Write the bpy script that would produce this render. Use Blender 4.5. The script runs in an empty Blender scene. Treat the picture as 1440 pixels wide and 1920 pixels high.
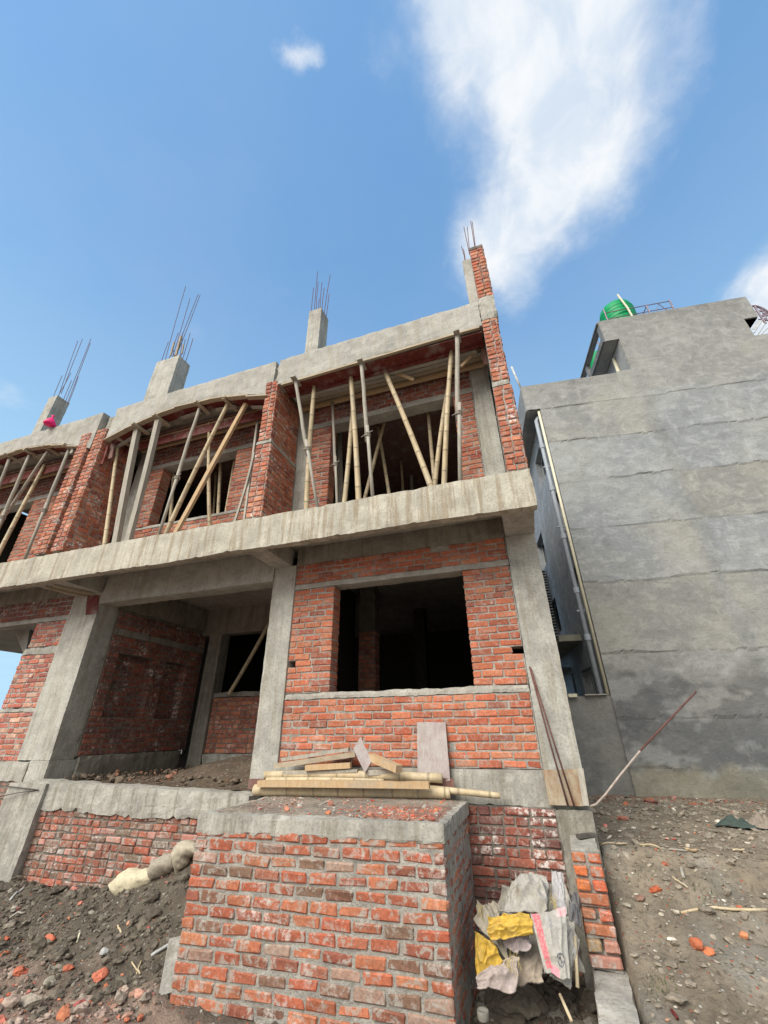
import bpy, math, random
import numpy as np
from mathutils import Vector, Matrix, noise as mnoise
random.seed(7); rng = np.random.default_rng(7)
R_ = math.radians
scene = bpy.context.scene
col = scene.collection

# ------------------------------------------------------------------ camera
FPX, YAW, PITCH, ROLL = 767.2, R_(-18.27), R_(28.08), R_(-.65)
_cy, _sy, _cp, _sp = math.cos(YAW), math.sin(YAW), math.cos(PITCH), math.sin(PITCH)
FW = Vector((_sy*_cp, _cy*_cp, _sp)); _r = Vector((_cy, -_sy, 0)); _u = _r.cross(FW)
RT = math.cos(ROLL)*_r + math.sin(ROLL)*_u; UP = -math.sin(ROLL)*_r + math.cos(ROLL)*_u
cam = bpy.data.cameras.new('camera'); camo = bpy.data.objects.new('camera', cam); col.objects.link(camo)
camo.matrix_world = Matrix(((RT.x, UP.x, -FW.x, 0), (RT.y, UP.y, -FW.y, 0), (RT.z, UP.z, -FW.z, 0), (0, 0, 0, 1)))
cam.sensor_fit = 'VERTICAL'; cam.sensor_height = 24; cam.sensor_width = 18
cam.lens = FPX/1920*24; cam.clip_start = .05; cam.clip_end = 3000
scene.camera = camo

# ------------------------------------------------------------------ exposure, sun
scene.view_settings.view_transform = 'Standard'; scene.view_settings.look = 'None'
scene.view_settings.exposure = 1.16; scene.view_settings.gamma = 1
SUN_EL, SUN_AZ = 42, 200          # azimuth clockwise from +Y
sd = Vector((math.sin(R_(SUN_AZ))*math.cos(R_(SUN_EL)), math.cos(R_(SUN_AZ))*math.cos(R_(SUN_EL)), math.sin(R_(SUN_EL))))
sl = bpy.data.lights.new('sun', 'SUN'); sl.energy = 2.15; sl.angle = R_(42); sl.color = (1, .95, .86)
so = bpy.data.objects.new('sun', sl); col.objects.link(so); so.rotation_euler = sd.to_track_quat('Z', 'Y').to_euler()

# ------------------------------------------------------------------ node helpers
class NT:
    def __init__(s, tree): s.t = tree; s.n = tree.nodes; s.l = tree.links
    def set(s, sock, v):
        if isinstance(v, bpy.types.NodeSocket): s.l.new(v, sock)
        elif v is not None: sock.default_value = v
    def node(s, ty, ins={}, **kw):
        n = s.n.new(ty)
        for k, v in kw.items(): setattr(n, k, v)
        for k, v in ins.items(): s.set(n.inputs[k], v)
        return n
    def math(s, op, a, b=None, c=None, clamp=False):
        n = s.n.new('ShaderNodeMath'); n.operation = op; n.use_clamp = clamp
        s.set(n.inputs[0], a)
        if b is not None: s.set(n.inputs[1], b)
        if c is not None: s.set(n.inputs[2], c)
        return n.outputs[0]
    def vmath(s, op, a, b=None, out=0):
        n = s.n.new('ShaderNodeVectorMath'); n.operation = op
        s.set(n.inputs[0], a)
        if b is not None: s.set(n.inputs[1], b)
        return n.outputs[out]
    def noise(s, v, scale, detail=5, rough=.6, dist=0):
        return s.node('ShaderNodeTexNoise', {'Vector': v, 'Scale': scale, 'Detail': detail, 'Roughness': rough, 'Distortion': dist}).outputs['Fac']
    def ss(s, v, a, b, lo=0., hi=1.):
        n = s.node('ShaderNodeMapRange', {'Value': v, 'From Min': a, 'From Max': b, 'To Min': lo, 'To Max': hi}, interpolation_type='SMOOTHSTEP')
        return n.outputs[0]
    def mix(s, f, a, b, bt='MIX'):
        n = s.n.new('ShaderNodeMix'); n.data_type = 'RGBA'; n.blend_type = bt; n.clamp_factor = True
        s.set(n.inputs[0], f)
        def c4(v): return (*v, 1) if isinstance(v, tuple) and len(v) == 3 else v
        s.set(n.inputs[6], c4(a)); s.set(n.inputs[7], c4(b))
        return n.outputs[2]
    def scalev(s, v, sc):
        return s.vmath('MULTIPLY', v, sc)
    def grey(s, f):   # scalar to colour
        return s.node('ShaderNodeCombineColor', {0: f, 1: f, 2: f}).outputs[0]

# ------------------------------------------------------------------ world: Nishita sky with a cloud layer
world = bpy.data.worlds.new('World'); scene.world = world; world.use_nodes = True
w = NT(world.node_tree); w.n.clear()
sky = w.node('ShaderNodeTexSky', sky_type='NISHITA', sun_disc=False, sun_elevation=R_(SUN_EL), sun_rotation=R_(SUN_AZ), air_density=1.3, dust_density=2.0, ozone_density=3.0, altitude=100)
tc = w.node('ShaderNodeTexCoord').outputs['Generated']
sx = w.node('ShaderNodeSeparateXYZ', {0: tc}).outputs
zz = w.math('MAXIMUM', sx[2], .04)
px_, py_ = w.math('DIVIDE', sx[0], zz), w.math('DIVIDE', sx[1], zz)
pp = w.node('ShaderNodeCombineXYZ', {0: px_, 1: py_, 2: 0.}).outputs[0]
wn = w.node('ShaderNodeTexNoise', {'Vector': pp, 'Scale': 5., 'Detail': 6., 'Roughness': .62}).outputs['Color']
warp = w.vmath('MULTIPLY', w.vmath('SUBTRACT', wn, (.5, .5, .5)), (.16, .16, 0))
pw = w.vmath('ADD', pp, warp)
ps = w.node('ShaderNodeSeparateXYZ', {0: pw}).outputs
def blob(cx, cy, rx, ry, amp=1.):
    a = w.math('DIVIDE', w.math('SUBTRACT', ps[0], cx), rx); b = w.math('DIVIDE', w.math('SUBTRACT', ps[1], cy), ry)
    d = w.math('ADD', w.math('MULTIPLY', a, a), w.math('MULTIPLY', b, b))
    return w.math('MULTIPLY', w.math('POWER', 2.718, w.math('MULTIPLY', d, -1.)), amp)
blobs = [blob(.12, .16, .12, .14, 1.5), blob(.14, .24, .14, .12, .7), blob(.27, .28, .13, .13, .95), blob(.17, .42, .13, .17, 1.1), blob(.31, .52, .09, .12, .75), blob(.2, .58, .11, .12, .85), blob(.05, .66, .07, .08, .5),
         blob(.03, .60, .07, .09, .8), blob(.12, .72, .06, .15, .7), blob(-.19, .182, .035, .022, .95), blob(.76, .93, .09, .13, 1.25),
         blob(.92, 1.12, .2, .16, 1.5), blob(-1.56, .57, .16, .09, .55), blob(-.75, .57, .06, .05, .4), blob(-.47, .56, .06, .05, .35), blob(-.08, .22, .03, .06, .3), blob(.4, .42, .08, .12, .35)]
m = blobs[0]
for b in blobs[1:]: m = w.math('ADD', m, b)
cn = w.noise(pp, 5., 10., .64, .35)
cn2 = w.noise(w.vmath('MULTIPLY', pp, (1., .8, 1.)), 11., 6., .55, .5)
dens = w.math('ADD', m, w.math('MULTIPLY', w.math('SUBTRACT', w.math('ADD', w.math('MULTIPLY', cn, .7), w.math('MULTIPLY', cn2, .3)), .5), 1.3))
dens = w.ss(dens, .16, 1.5, 0., .97)
dens = w.math('MULTIPLY', dens, w.ss(m, .02, .3))
hz = w.ss(sx[2], .1, .92, .98, 0.)          # pale haze towards the horizon
skyc = w.mix(.62, w.mix(1.0, sky.outputs[0], (.78, 1.06, 1.18), 'MULTIPLY'), (.88, 1.84, 3.28))
skyc = w.mix(hz, skyc, (2.3, 3.55, 4.5))
thin = w.ss(w.noise(pp, 1.4, 5., .6), .35, .8, .0, .22)
skyc = w.mix(thin, skyc, (1.9, 2.5, 3.5))
cc = w.mix(w.ss(cn2, .3, .7), (3.1, 3.55, 4.1), (4.3, 4.4, 4.5))
fill_bank = w.math('MULTIPLY', w.ss(sx[1], -.02, -.35), w.ss(w.noise(tc, 2.2, 5., .6), .38, .5, .35, 1.))   # unseen bright cloud cover added behind the camera to light the facade
skyc = w.mix(fill_bank, skyc, (4.4, 4.35, 4.2))
skyc = w.mix(dens, skyc, cc)
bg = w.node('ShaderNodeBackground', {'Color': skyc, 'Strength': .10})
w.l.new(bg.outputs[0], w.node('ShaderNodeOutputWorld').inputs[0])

# ------------------------------------------------------------------ materials
def newmat(name):
    mt = bpy.data.materials.new(name); mt.use_nodes = True
    t = NT(mt.node_tree); t.n.clear()
    out = t.node('ShaderNodeOutputMaterial'); b = t.node('ShaderNodeBsdfPrincipled')
    t.l.new(b.outputs[0], out.inputs[0])
    b.inputs['Roughness'].default_value = .9; b.inputs['Specular IOR Level'].default_value = .25
    return mt, t, b
def bump(t, b, hgt, strength=.5, dist=.01):
    n = t.node('ShaderNodeBump', {'Height': hgt, 'Strength': strength, 'Distance': dist})
    t.l.new(n.outputs[0], b.inputs['Normal'])
def vcol(t): return t.node('ShaderNodeAttribute', attribute_name='Col').outputs['Color']
def objc(t): return t.node('ShaderNodeTexCoord').outputs['Object']

def mat_concrete(name, c=(.365, .36, .325), streak=.28, stain=(.20, .15, .09), dark=.35, warm=0., pits=.5, use_col=False):
    mt, t, b = newmat(name); o = objc(t)
    big = t.noise(o, 1.1, 5, .6, .3); mid = t.noise(o, 5.5, 6, .65); fine = t.noise(o, 38, 5, .7)
    base = t.mix(t.ss(big, .34, .66), tuple(x*.84 for x in c), tuple(x*1.12 for x in c))
    base = t.mix(t.ss(mid, .46, .66, 0, .55), base, tuple(min(.75, x*1.35) for x in c))
    base = t.mix(t.ss(mid, .47, .34, 0, dark), base, (c[0]*.6, c[1]*.6, c[2]*.62))
    st = t.noise(t.scalev(o, (7., 7., .45)), 1.5, 6, .65, .2)
    base = t.mix(t.ss(st, .48, .62, 0, streak*1.15), base, stain)
    st2 = t.noise(t.scalev(o, (16., 16., .8)), 1.3, 5, .6)
    base = t.mix(t.ss(st2, .55, .7, 0, streak*.9), base, tuple(x*1.45 for x in c))
    base = t.mix(t.ss(fine, .36, .52, .34, 0.), base, (.1, .095, .08))
    if use_col: base = t.mix(1., base, vcol(t), 'MULTIPLY')
    pit = t.node('ShaderNodeTexVoronoi', {'Vector': o, 'Scale': 26., 'Randomness': 1.}).outputs['Distance']
    pitm = t.math('MULTIPLY', t.ss(pit, .17, .08, 0, 1), t.ss(mid, .45, .6))
    base = t.mix(t.math('MULTIPLY', pitm, pits), base, (.07, .065, .055))
    t.set(b.inputs['Base Color'], base)
    hgt = t.math('ADD', t.math('MULTIPLY', fine, .35), t.math('MULTIPLY', t.noise(t.scalev(o, (1., 1., .25)), 14, 6, .65), .9))
    hgt = t.math('SUBTRACT', hgt, t.math('MULTIPLY', pitm, .6))
    bump(t, b, hgt, .65, .012)
    return mt
def mat_brick(name, lime=.25, dust=.5, dustc=(.33, .31, .275), gain=1.0):
    mt, t, b = newmat(name); o = objc(t)
    c = vcol(t)
    f = t.noise(o, 45, 6, .7); g = t.noise(o, 9, 5, .65, .3); h = t.noise(o, 3.2, 4, .6)
    base = t.mix(1., c, t.grey(t.ss(f, .2, .8, .62*gain, 1.35*gain)), 'MULTIPLY')
    base = t.mix(t.ss(g, .52, .70, 0, .35), base, (.19, .085, .055))
    base = t.mix(t.ss(h, .52, .34, 0, .22), base, (.17, .10, .07))
    base = t.mix(t.ss(t.noise(o, 13, 7, .72, .6), .50, .60, 0, min(1., dust*1.25)), base, dustc)
    base = t.mix(t.math('MULTIPLY', t.ss(h, .52, .66), t.ss(t.noise(o, 22, 6, .7), .47, .60, 0, lime*2.4)), base, (.66, .62, .58))
    t.set(b.inputs['Base Color'], base)
    bump(t, b, t.math('ADD', t.math('MULTIPLY', f, .6), t.noise(o, 18, 4, .6)), .75, .008)
    return mt
def mat_mortar(name, c=(.38, .365, .325)):
    mt, t, b = newmat(name); o = objc(t)
    f = t.noise(o, 55, 6, .7); g = t.noise(o, 7, 5, .6)
    base = t.mix(t.ss(g, .3, .7), tuple(x*.72 for x in c), tuple(x*1.2 for x in c))
    base = t.mix(t.ss(f, .55, .35, 0, .45), base, (.12, .11, .09))
    t.set(b.inputs['Base Color'], base)
    bump(t, b, t.math('ADD', f, t.noise(o, 20, 4, .6)), .9, .015)
    return mt
def mat_wood(name, c, c2, scale=(3., 3., 3.), rough=.8, use_col=False):
    mt, t, b = newmat(name); o = objc(t)
    g = t.noise(t.scalev(o, scale), 6, 6, .65, .6); f = t.noise(o, 60, 4, .7); k = t.noise(o, 4, 4, .6)
    base = t.mix(t.ss(g, .3, .7), c, c2)
    base = t.mix(t.ss(k, .5, .7, 0, .45), base, (.30, .285, .25))
    base = t.mix(t.ss(f, .5, .25, 0, .4), base, tuple(x*.35 for x in c))
    if use_col: base = t.mix(1., base, vcol(t), 'MULTIPLY')
    t.set(b.inputs['Base Color'], base); b.inputs['Roughness'].default_value = rough
    bump(t, b, t.math('ADD', g, f), .4, .004)
    return mt
def mat_plain(name, c, rough=.6, metal=0., var=.25, bmp=.3, sc=12):
    mt, t, b = newmat(name); o = objc(t)
    g = t.noise(o, sc, 5, .65)
    base = t.mix(t.ss(g, .3, .7), tuple(x*(1-var) for x in c), tuple(min(1, x*(1+var)) for x in c))
    t.set(b.inputs['Base Color'], base); b.inputs['Roughness'].default_value = rough; b.inputs['Metallic'].default_value = metal
    bump(t, b, t.noise(o, sc*5, 4, .6), bmp, .003)
    return mt
def mat_soil(name):
    mt, t, b = newmat(name); o = objc(t); c = vcol(t)
    a = t.noise(o, 3, 6, .65); f = t.noise(o, 24, 7, .72); g = t.noise(o, 9, 6, .7, .4)
    base = t.mix(1., c, t.grey(t.ss(a, .25, .75, .72, 1.28)), 'MULTIPLY')
    base = t.mix(t.ss(g, .56, .72, 0, .6), base, (.30, .28, .24))
    base = t.mix(t.ss(f, .5, .3, 0, .6), base, (.055, .045, .035))
    ch = t.node('ShaderNodeTexVoronoi', {'Vector': o, 'Scale': 30., 'Randomness': 1.})
    sel = t.math('MULTIPLY', t.ss(ch.outputs['Distance'], .33, .25), t.math('GREATER_THAN', t.node('ShaderNodeSeparateColor', {0: ch.outputs['Color']}).outputs[0], .84))
    cr = t.node('ShaderNodeSeparateColor', {0: ch.outputs['Color']}).outputs[1]
    base = t.mix(sel, base, t.mix(t.math('GREATER_THAN', cr, .55), (.42, .40, .36), (.36, .13, .08)))
    t.set(b.inputs['Base Color'], base); b.inputs['Roughness'].default_value = .95
    bump(t, b, t.math('ADD', t.math('MULTIPLY', g, 1.2), t.math('ADD', f, t.math('MULTIPLY', sel, .25))), 1., .03)
    return mt
def mat_vcol(name, rough=.85, bmp=.4, sc=30, var=.25, subs=0.):
    mt, t, b = newmat(name); o = objc(t)
    base = t.mix(1., vcol(t), t.grey(t.ss(t.noise(o, sc, 6, .7), .25, .75, 1-var, 1+var)), 'MULTIPLY')
    t.set(b.inputs['Base Color'], base); b.inputs['Roughness'].default_value = rough
    bump(t, b, t.noise(o, sc*1.5, 5, .65), bmp, .006)
    return mt
def mat_plaster(name):
    mt, t, b = newmat(name); o = objc(t); c = vcol(t)
    big = t.noise(o, .55, 4, .6, .4); mid = t.noise(t.scalev(o, (1., 1., 1.6)), 3.2, 7, .68, .5); fine = t.noise(o, 26, 6, .7)
    sp = t.noise(t.scalev(o, (1., 1., 2.4)), 9, 6, .7, .3)
    base = t.mix(t.ss(big, .38, .62), (.262, .268, .266), (.330, .328, .308))
    base = t.mix(t.ss(mid, .48, .62, 0, .6), base, (.40, .40, .385))
    base = t.mix(t.ss(mid, .46, .32, 0, .5), base, (.18, .18, .17))
    base = t.mix(t.ss(sp, .55, .64, 0, .4), base, (.19, .185, .17))
    base = t.mix(t.ss(sp, .44, .32, 0, .35), base, (.38, .345, .28))
    tr = t.noise(t.scalev(o, (1., 1., .45)), 5, 7, .7, .5)
    base = t.mix(t.ss(tr, .55, .68, 0, .5), base, (.44, .44, .42))
    base = t.mix(t.ss(tr, .42, .30, 0, .4), base, (.17, .168, .155))
    base = t.mix(t.ss(t.noise(t.scalev(o, (1., 1., 3.5)), 16, 5, .7, .2), .56, .68, 0, .45), base, (.40, .385, .35))
    base = t.mix(t.ss(fine, .5, .3, 0, .28), base, (.12, .115, .1))
    base = t.mix(1., t.mix(1., base, c, 'MULTIPLY'), (.86, .875, .90), 'MULTIPLY')
    t.set(b.inputs['Base Color'], base)
    bump(t, b, t.math('ADD', t.math('MULTIPLY', sp, 1.), t.math('ADD', t.math('MULTIPLY', fine, .4), tr)), .6, .012)
    return mt

M = {}
M['conc'] = mat_concrete('concrete_cast')
M['conc_fascia'] = mat_concrete('concrete_boardmarked', (.40, .38, .32), .45, (.21, .15, .085), .2)
M['conc_beam'] = mat_concrete('concrete_roof_beam', (.345, .34, .31), .3, (.29, .25, .19), .4)
M['conc_rough'] = mat_concrete('concrete_rough', (.34, .33, .295), .5, (.19, .17, .13), .45)
M['conc_dark'] = mat_concrete('concrete_dark', (.25, .235, .2), .4, (.12, .1, .07), .5)  # darker, browner concrete tone
M['conc_band'] = mat_concrete('concrete_band', (.36, .345, .31), .15, (.2, .16, .1), .3)
M['brick'] = mat_brick('clay_brick_clean', .12, .32)
M['brick_lime'] = mat_brick('clay_brick_limed', .38, .35)
M['brick_dirty'] = mat_brick('clay_brick_dirty', .30, .62)
M['brick_block'] = mat_brick('clay_brick_smeared', .18, .62)
M['brick_buried'] = mat_brick('clay_brick_mortar_covered', .15, .95)
M['mortar'] = mat_mortar('mortar', (.35, .335, .30))
M['mortar_dark'] = mat_mortar('mortar_dark', (.19, .17, .145))
M['plaster'] = mat_plaster('cement_plaster')
M['bamboo'] = mat_wood('bamboo', (.43, .34, .21), (.55, .46, .31), (2., 2., .6), .55, True)
M['greywood'] = mat_wood('weathered_timber', (.27, .25, .21), (.40, .37, .32), (6., 6., .6))
M['wood'] = mat_wood('sawn_timber', (.42, .28, .15), (.50, .37, .23), (6., 6., .8))
M['plank'] = mat_wood('cement_stained_plank', (.33, .27, .19), (.42, .36, .27), (1., 6., 6.))
M['redply'] = mat_wood('red_film_plywood', (.10, .014, .012), (.17, .04, .03), (3., 3., 1.), .5)
M['purpleply'] = mat_wood('worn_purple_plywood', (.29, .235, .225), (.38, .345, .33), (3., 3., 1.), .7)
M['darkply'] = mat_wood('dark_brown_plywood', (.14, .06, .05), (.20, .12, .10), (3., 3., 1.), .7)
M['rustply'] = mat_wood('rusty_form_panel', (.25, .15, .09), (.34, .30, .22), (2., 2., 1.), .75)
M['rebar'] = mat_plain('rusty_rebar', (.14, .07, .06), .8, .3)
M['rebar_pale'] = mat_plain('mortar_coated_rebar', (.36, .30, .26), .8)
M['soil'] = mat_soil('soil')
M['clod'] = mat_vcol('clods', .95, .8, 20, .35)
M['sack'] = mat_vcol('woven_sack', .75, .35, 45, .22)
M['dark'] = mat_plain('painted_room_shade', (.035, .032, .028), .9)  # indoor shade painted as a near-black colour on partition walls and inner floor
M['wire'] = mat_plain('tie_wire', (.10, .09, .08), .7)
M['green'] = mat_plain('green_plastic', (.0, .26, .085), .4, 0, .12, .05)
M['pipe'] = mat_plain('grey_pvc', (.30, .33, .37), .45, 0, .08, .05)
M['cream'] = mat_plain('cream_pvc', (.62, .58, .44), .5, 0, .08, .05)
M['metal'] = mat_plain('painted_metal', (.20, .16, .19), .5, .2)
M['glass'] = mat_plain('dark_glass', (.015, .018, .022), .12, 0, .1, .02)
M['pink'] = mat_plain('pink_plastic', (.75, .02, .16), .5, 0, .2, .3)
M['frame_al'] = mat_plain('pale_window_frame', (.42, .43, .42), .5)
M['ink'] = mat_plain('dark_print', (.06, .065, .08), .8, 0, .2)
M['white'] = mat_plain('pale_plastic', (.6, .62, .65), .5)

# ------------------------------------------------------------------ mesh helpers
class MB:
    def __init__(s): s.v = []; s.f = []; s.mi = []; s.c = []
    def add(s, vs, fs, mi=0, c=(1, 1, 1)):
        o = len(s.v); s.v.extend([tuple(x) for x in vs]); s.f.extend([tuple(i+o for i in f) for f in fs]); s.mi.extend([mi]*len(fs))
        if c and isinstance(c[0], (tuple, list, np.ndarray)): s.c.extend([tuple(x) for x in c])
        else: s.c.extend([tuple(c)]*len(vs))
    def link(s, name, mats, parent=None, smooth=False):
        me = bpy.data.meshes.new(name)
        me.from_pydata(s.v, [], s.f); 
        for m_ in (mats if isinstance(mats, (list, tuple)) else [mats]): me.materials.append(M[m_] if isinstance(m_, str) else m_)
        me.polygons.foreach_set('material_index', s.mi)
        a = me.color_attributes.new('Col', 'FLOAT_COLOR', 'POINT')
        cc = np.ones((len(s.v), 4), dtype=np.float32); cc[:, :3] = np.array(s.c, dtype=np.float32); a.data.foreach_set('color', cc.ravel())
        if smooth: me.polygons.foreach_set('use_smooth', [True]*len(me.polygons))
        me.update(); me.validate()
        o = bpy.data.objects.new(name, me); col.objects.link(o)
        if parent is not None:
            o.parent = parent; o.matrix_parent_inverse = Matrix.Translation(-parent.location) if parent.type == 'EMPTY' and parent.parent is None else Matrix.Identity(4)
        return o
def thing(name, label, cat, loc, group=None):
    o = bpy.data.objects.new(name, None); col.objects.link(o); o.location = loc; o.empty_display_size = .2
    return tag(o, label, cat, group)
def tag(o, label=None, cat=None, group=None, kind=None):
    if label: o['label'] = label
    if cat: o['category'] = cat
    if group: o['group'] = group
    if kind: o['kind'] = kind
    return o

def ray(x, y): return (x-720)*RT - (y-960)*UP + FPX*FW
def aY(x, y, Y): d = ray(x, y); return d*(Y/d.y)
def aZ(x, y, Z): d = ray(x, y); return d*(Z/d.z)
def aX(x, y, X): d = ray(x, y); return d*(X/d.x)
def nv(p, f): return mnoise.noise_vector(Vector(p)*f)
def n1(x, y, z=0., f=1.): return mnoise.noise(Vector((x*f, y*f, z*f)))
def fbm(x, y, z=0., o=4):
    s_, a, f = 0, .5, 1
    for _ in range(o): s_ += a*mnoise.noise(Vector((x*f, y*f, z*f))); a *= .5; f *= 2.07
    return s_

def box(mb, x0, x1, y0, y1, z0, z1, mi=0, c=(1, 1, 1)):
    vs = [(x, y, z) for x in (x0, x1) for y in (y0, y1) for z in (z0, z1)]
    mb.add(vs, [(0, 1, 3, 2), (4, 6, 7, 5), (0, 4, 5, 1), (2, 3, 7, 6), (0, 2, 6, 4), (1, 5, 7, 3)], mi, c)
def rbox(mb, x0, x1, y0, y1, z0, z1, res=.07, amp=.006, ragb=0., ragt=0., fn=None, mi=0, c=(1, 1, 1)):
    """box cut into small quads, its faces and edges roughened; ragb / ragt: raggedness of bottom / top edge. fn maps a point."""
    nx, ny, nz = [max(1, int(round((b-a)/res))) for a, b in ((x0, x1), (y0, y1), (z0, z1))]
    nx, ny, nz = min(nx, 220), min(ny, 90), min(nz, 120)
    idx = {}; vs = []; fs = []
    def vid(i, j, k):
        key = (i, j, k)
        if key in idx: return idx[key]
        p = Vector((x0+(x1-x0)*i/nx, y0+(y1-y0)*j/ny, z0+(z1-z0)*k/nz))
        q = p + nv(p, 3.1)*amp + nv(p+Vector((9, 3, 1)), 11.)*amp*.7
        ex = (i in (0, nx))+(j in (0, ny))+(k in (0, nz))
        if ex >= 2:   # chipped arrises
            ctr = Vector(((x0+x1)/2 if nx > 1 else p.x, (y0+y1)/2, (z0+z1)/2)); ch = abs(n1(p.x, p.y, p.z, 6.))*amp*2.5
            for a in range(3):
                lim = (i in (0, nx), j in (0, ny), k in (0, nz))[a]
                if lim: q[a] += ch*(1 if ctr[a] > p[a] else -1)
        if k == 0 and ragb: q.z += ragb*(n1(p.x, 7.3, 0, .9)*.5 + n1(p.x, 2.1, p.y, 5.)*.45*n1(p.x, 3, 0, .8) + max(0, n1(p.x, 5, 0, 15.)-.12)*1.6)
        if k == nz and ragt: q.z += ragt*(n1(p.x, 1.3, 0, 2.3)*.9 + n1(p.x, 4.1, p.y, 8.)*.7 + n1(p.x, 5, 0, 22.)*.4)
        if fn: q = fn(q)
        idx[key] = len(vs); vs.append(q); return idx[key]
    for i in range(nx):
        for j in range(ny):
            fs.append((vid(i, j, 0), vid(i, j+1, 0), vid(i+1, j+1, 0), vid(i+1, j, 0)))
            fs.append((vid(i, j, nz), vid(i+1, j, nz), vid(i+1, j+1, nz), vid(i, j+1, nz)))
    for i in range(nx):
        for k in range(nz):
            fs.append((vid(i, 0, k), vid(i+1, 0, k), vid(i+1, 0, k+1), vid(i, 0, k+1)))
            fs.append((vid(i, ny, k), vid(i, ny, k+1), vid(i+1, ny, k+1), vid(i+1, ny, k)))
    for j in range(ny):
        for k in range(nz):
            fs.append((vid(0, j, k), vid(0, j, k+1), vid(0, j+1, k+1), vid(0, j+1, k)))
            fs.append((vid(nx, j, k), vid(nx, j+1, k), vid(nx, j+1, k+1), vid(nx, j, k+1)))
    mb.add(vs, fs, mi, c)
def obox(mb, p0, p1, w_, h_, upv=(0, 0, 1), mi=0, c=(1, 1, 1), jit=.0):
    """a board from p0 to p1, w_ wide, h_ thick along upv"""
    p0, p1 = Vector(p0), Vector(p1); d = (p1-p0).normalized(); n_ = Vector(upv); s_ = d.cross(n_)
    if s_.length < 1e-3: s_ = d.cross(Vector((1, 0, 0)))
    s_.normalize(); n_ = s_.cross(d).normalized()
    vs = []
    L = (p1-p0).length; k = max(1, int(L/.35)); bow = Vector((random.uniform(-1, 1), random.uniform(-1, 1), random.uniform(-1, 1)))*jit
    for i in range(k+1):
        t_ = i/k; ctr = p0.lerp(p1, t_) + bow*math.sin(t_*math.pi)
        for a, b in ((-1, -1), (1, -1), (1, 1), (-1, 1)):
            vs.append(ctr + s_*(a*w_/2) + n_*(b*h_/2) + Vector((random.uniform(-1, 1), random.uniform(-1, 1), random.uniform(-1, 1)))*.0015)
    fs = [(3, 2, 1, 0), tuple(4*k+i for i in range(4))]
    for i in range(k):
        for j in range(4): fs.append((4*i+j, 4*i+(j+1) % 4, 4*(i+1)+(j+1) % 4, 4*(i+1)+j))
    mb.add(vs, fs, mi, c)
def tube(mb, pts, rad, n=8, mi=0, c=(1, 1, 1)):
    pts = [Vector(p) for p in pts]; vs = []; cs = []
    rad = rad if isinstance(rad, (list, tuple)) else [rad]*len(pts)
    for i, p in enumerate(pts):
        d = (pts[min(i+1, len(pts)-1)]-pts[max(i-1, 0)]).normalized()
        a = d.orthogonal() if i == 0 else (a - d*a.dot(d))
        a.normalize(); b = d.cross(a)
        for k in range(n): vs.append(p + (a*math.cos(2*math.pi*k/n)+b*math.sin(2*math.pi*k/n))*rad[i])
        cs += [c[i] if isinstance(c[0], (tuple, list)) else c]*n
    fs = [tuple(range(n))[::-1], tuple(range(n*(len(pts)-1), n*len(pts)))]
    for i in range(len(pts)-1):
        for k in range(n): fs.append((n*i+k, n*i+(k+1) % n, n*(i+1)+(k+1) % n, n*(i+1)+k))
    mb.add(vs, fs, mi, cs)

# chamfered-brick template
_tv = []; _ti = {}
for cidx, (a, b, c_) in enumerate([(i, j, k) for i in (-1, 1) for j in (-1, 1) for k in (-1, 1)]):
    for ax in range(3): _ti[(a, b, c_, ax)] = len(_tv); _tv.append(((a, b, c_), ax, cidx))
_tf = []
_S = (-1, 1)
for ax in range(3):
    for s_ in _S:
        ring = []
        for (p, q) in ((-1, -1), (1, -1), (1, 1), (-1, 1)):
            k = [p, q]; k.insert(ax, s_); ring.append(_ti[(k[0], k[1], k[2], ax)])
        _tf.append(ring)
for a in range(3):
    for b in range(a+1, 3):
        t_ = 3-a-b
        for sa in _S:
            for sb in _S:
                q = []
                for (st, ax) in ((-1, a), (1, a), (1, b), (-1, b)):
                    k = [0, 0, 0]; k[a] = sa; k[b] = sb; k[t_] = st; q.append(_ti[(*k, ax)])
                _tf.append(q)
for k in [(i, j, l) for i in _S for j in _S for l in _S]: _tf.append([_ti[(*k, 0)], _ti[(*k, 1)], _ti[(*k, 2)]])
_sg = np.array([v[0] for v in _tv], float); _ax = np.array([v[1] for v in _tv]); _ci = np.array([v[2] for v in _tv])
_full = np.zeros((24, 3)); _full[np.arange(24), _ax] = 1
_test = _sg*(1-(1-_full)*.2)
for i, f in enumerate(_tf):
    ctr = _test[f].mean(0); nrm = np.cross(_test[f[1]]-_test[f[0]], _test[f[2]]-_test[f[1]])
    if nrm@ctr < 0: _tf[i] = f[::-1]
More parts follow.
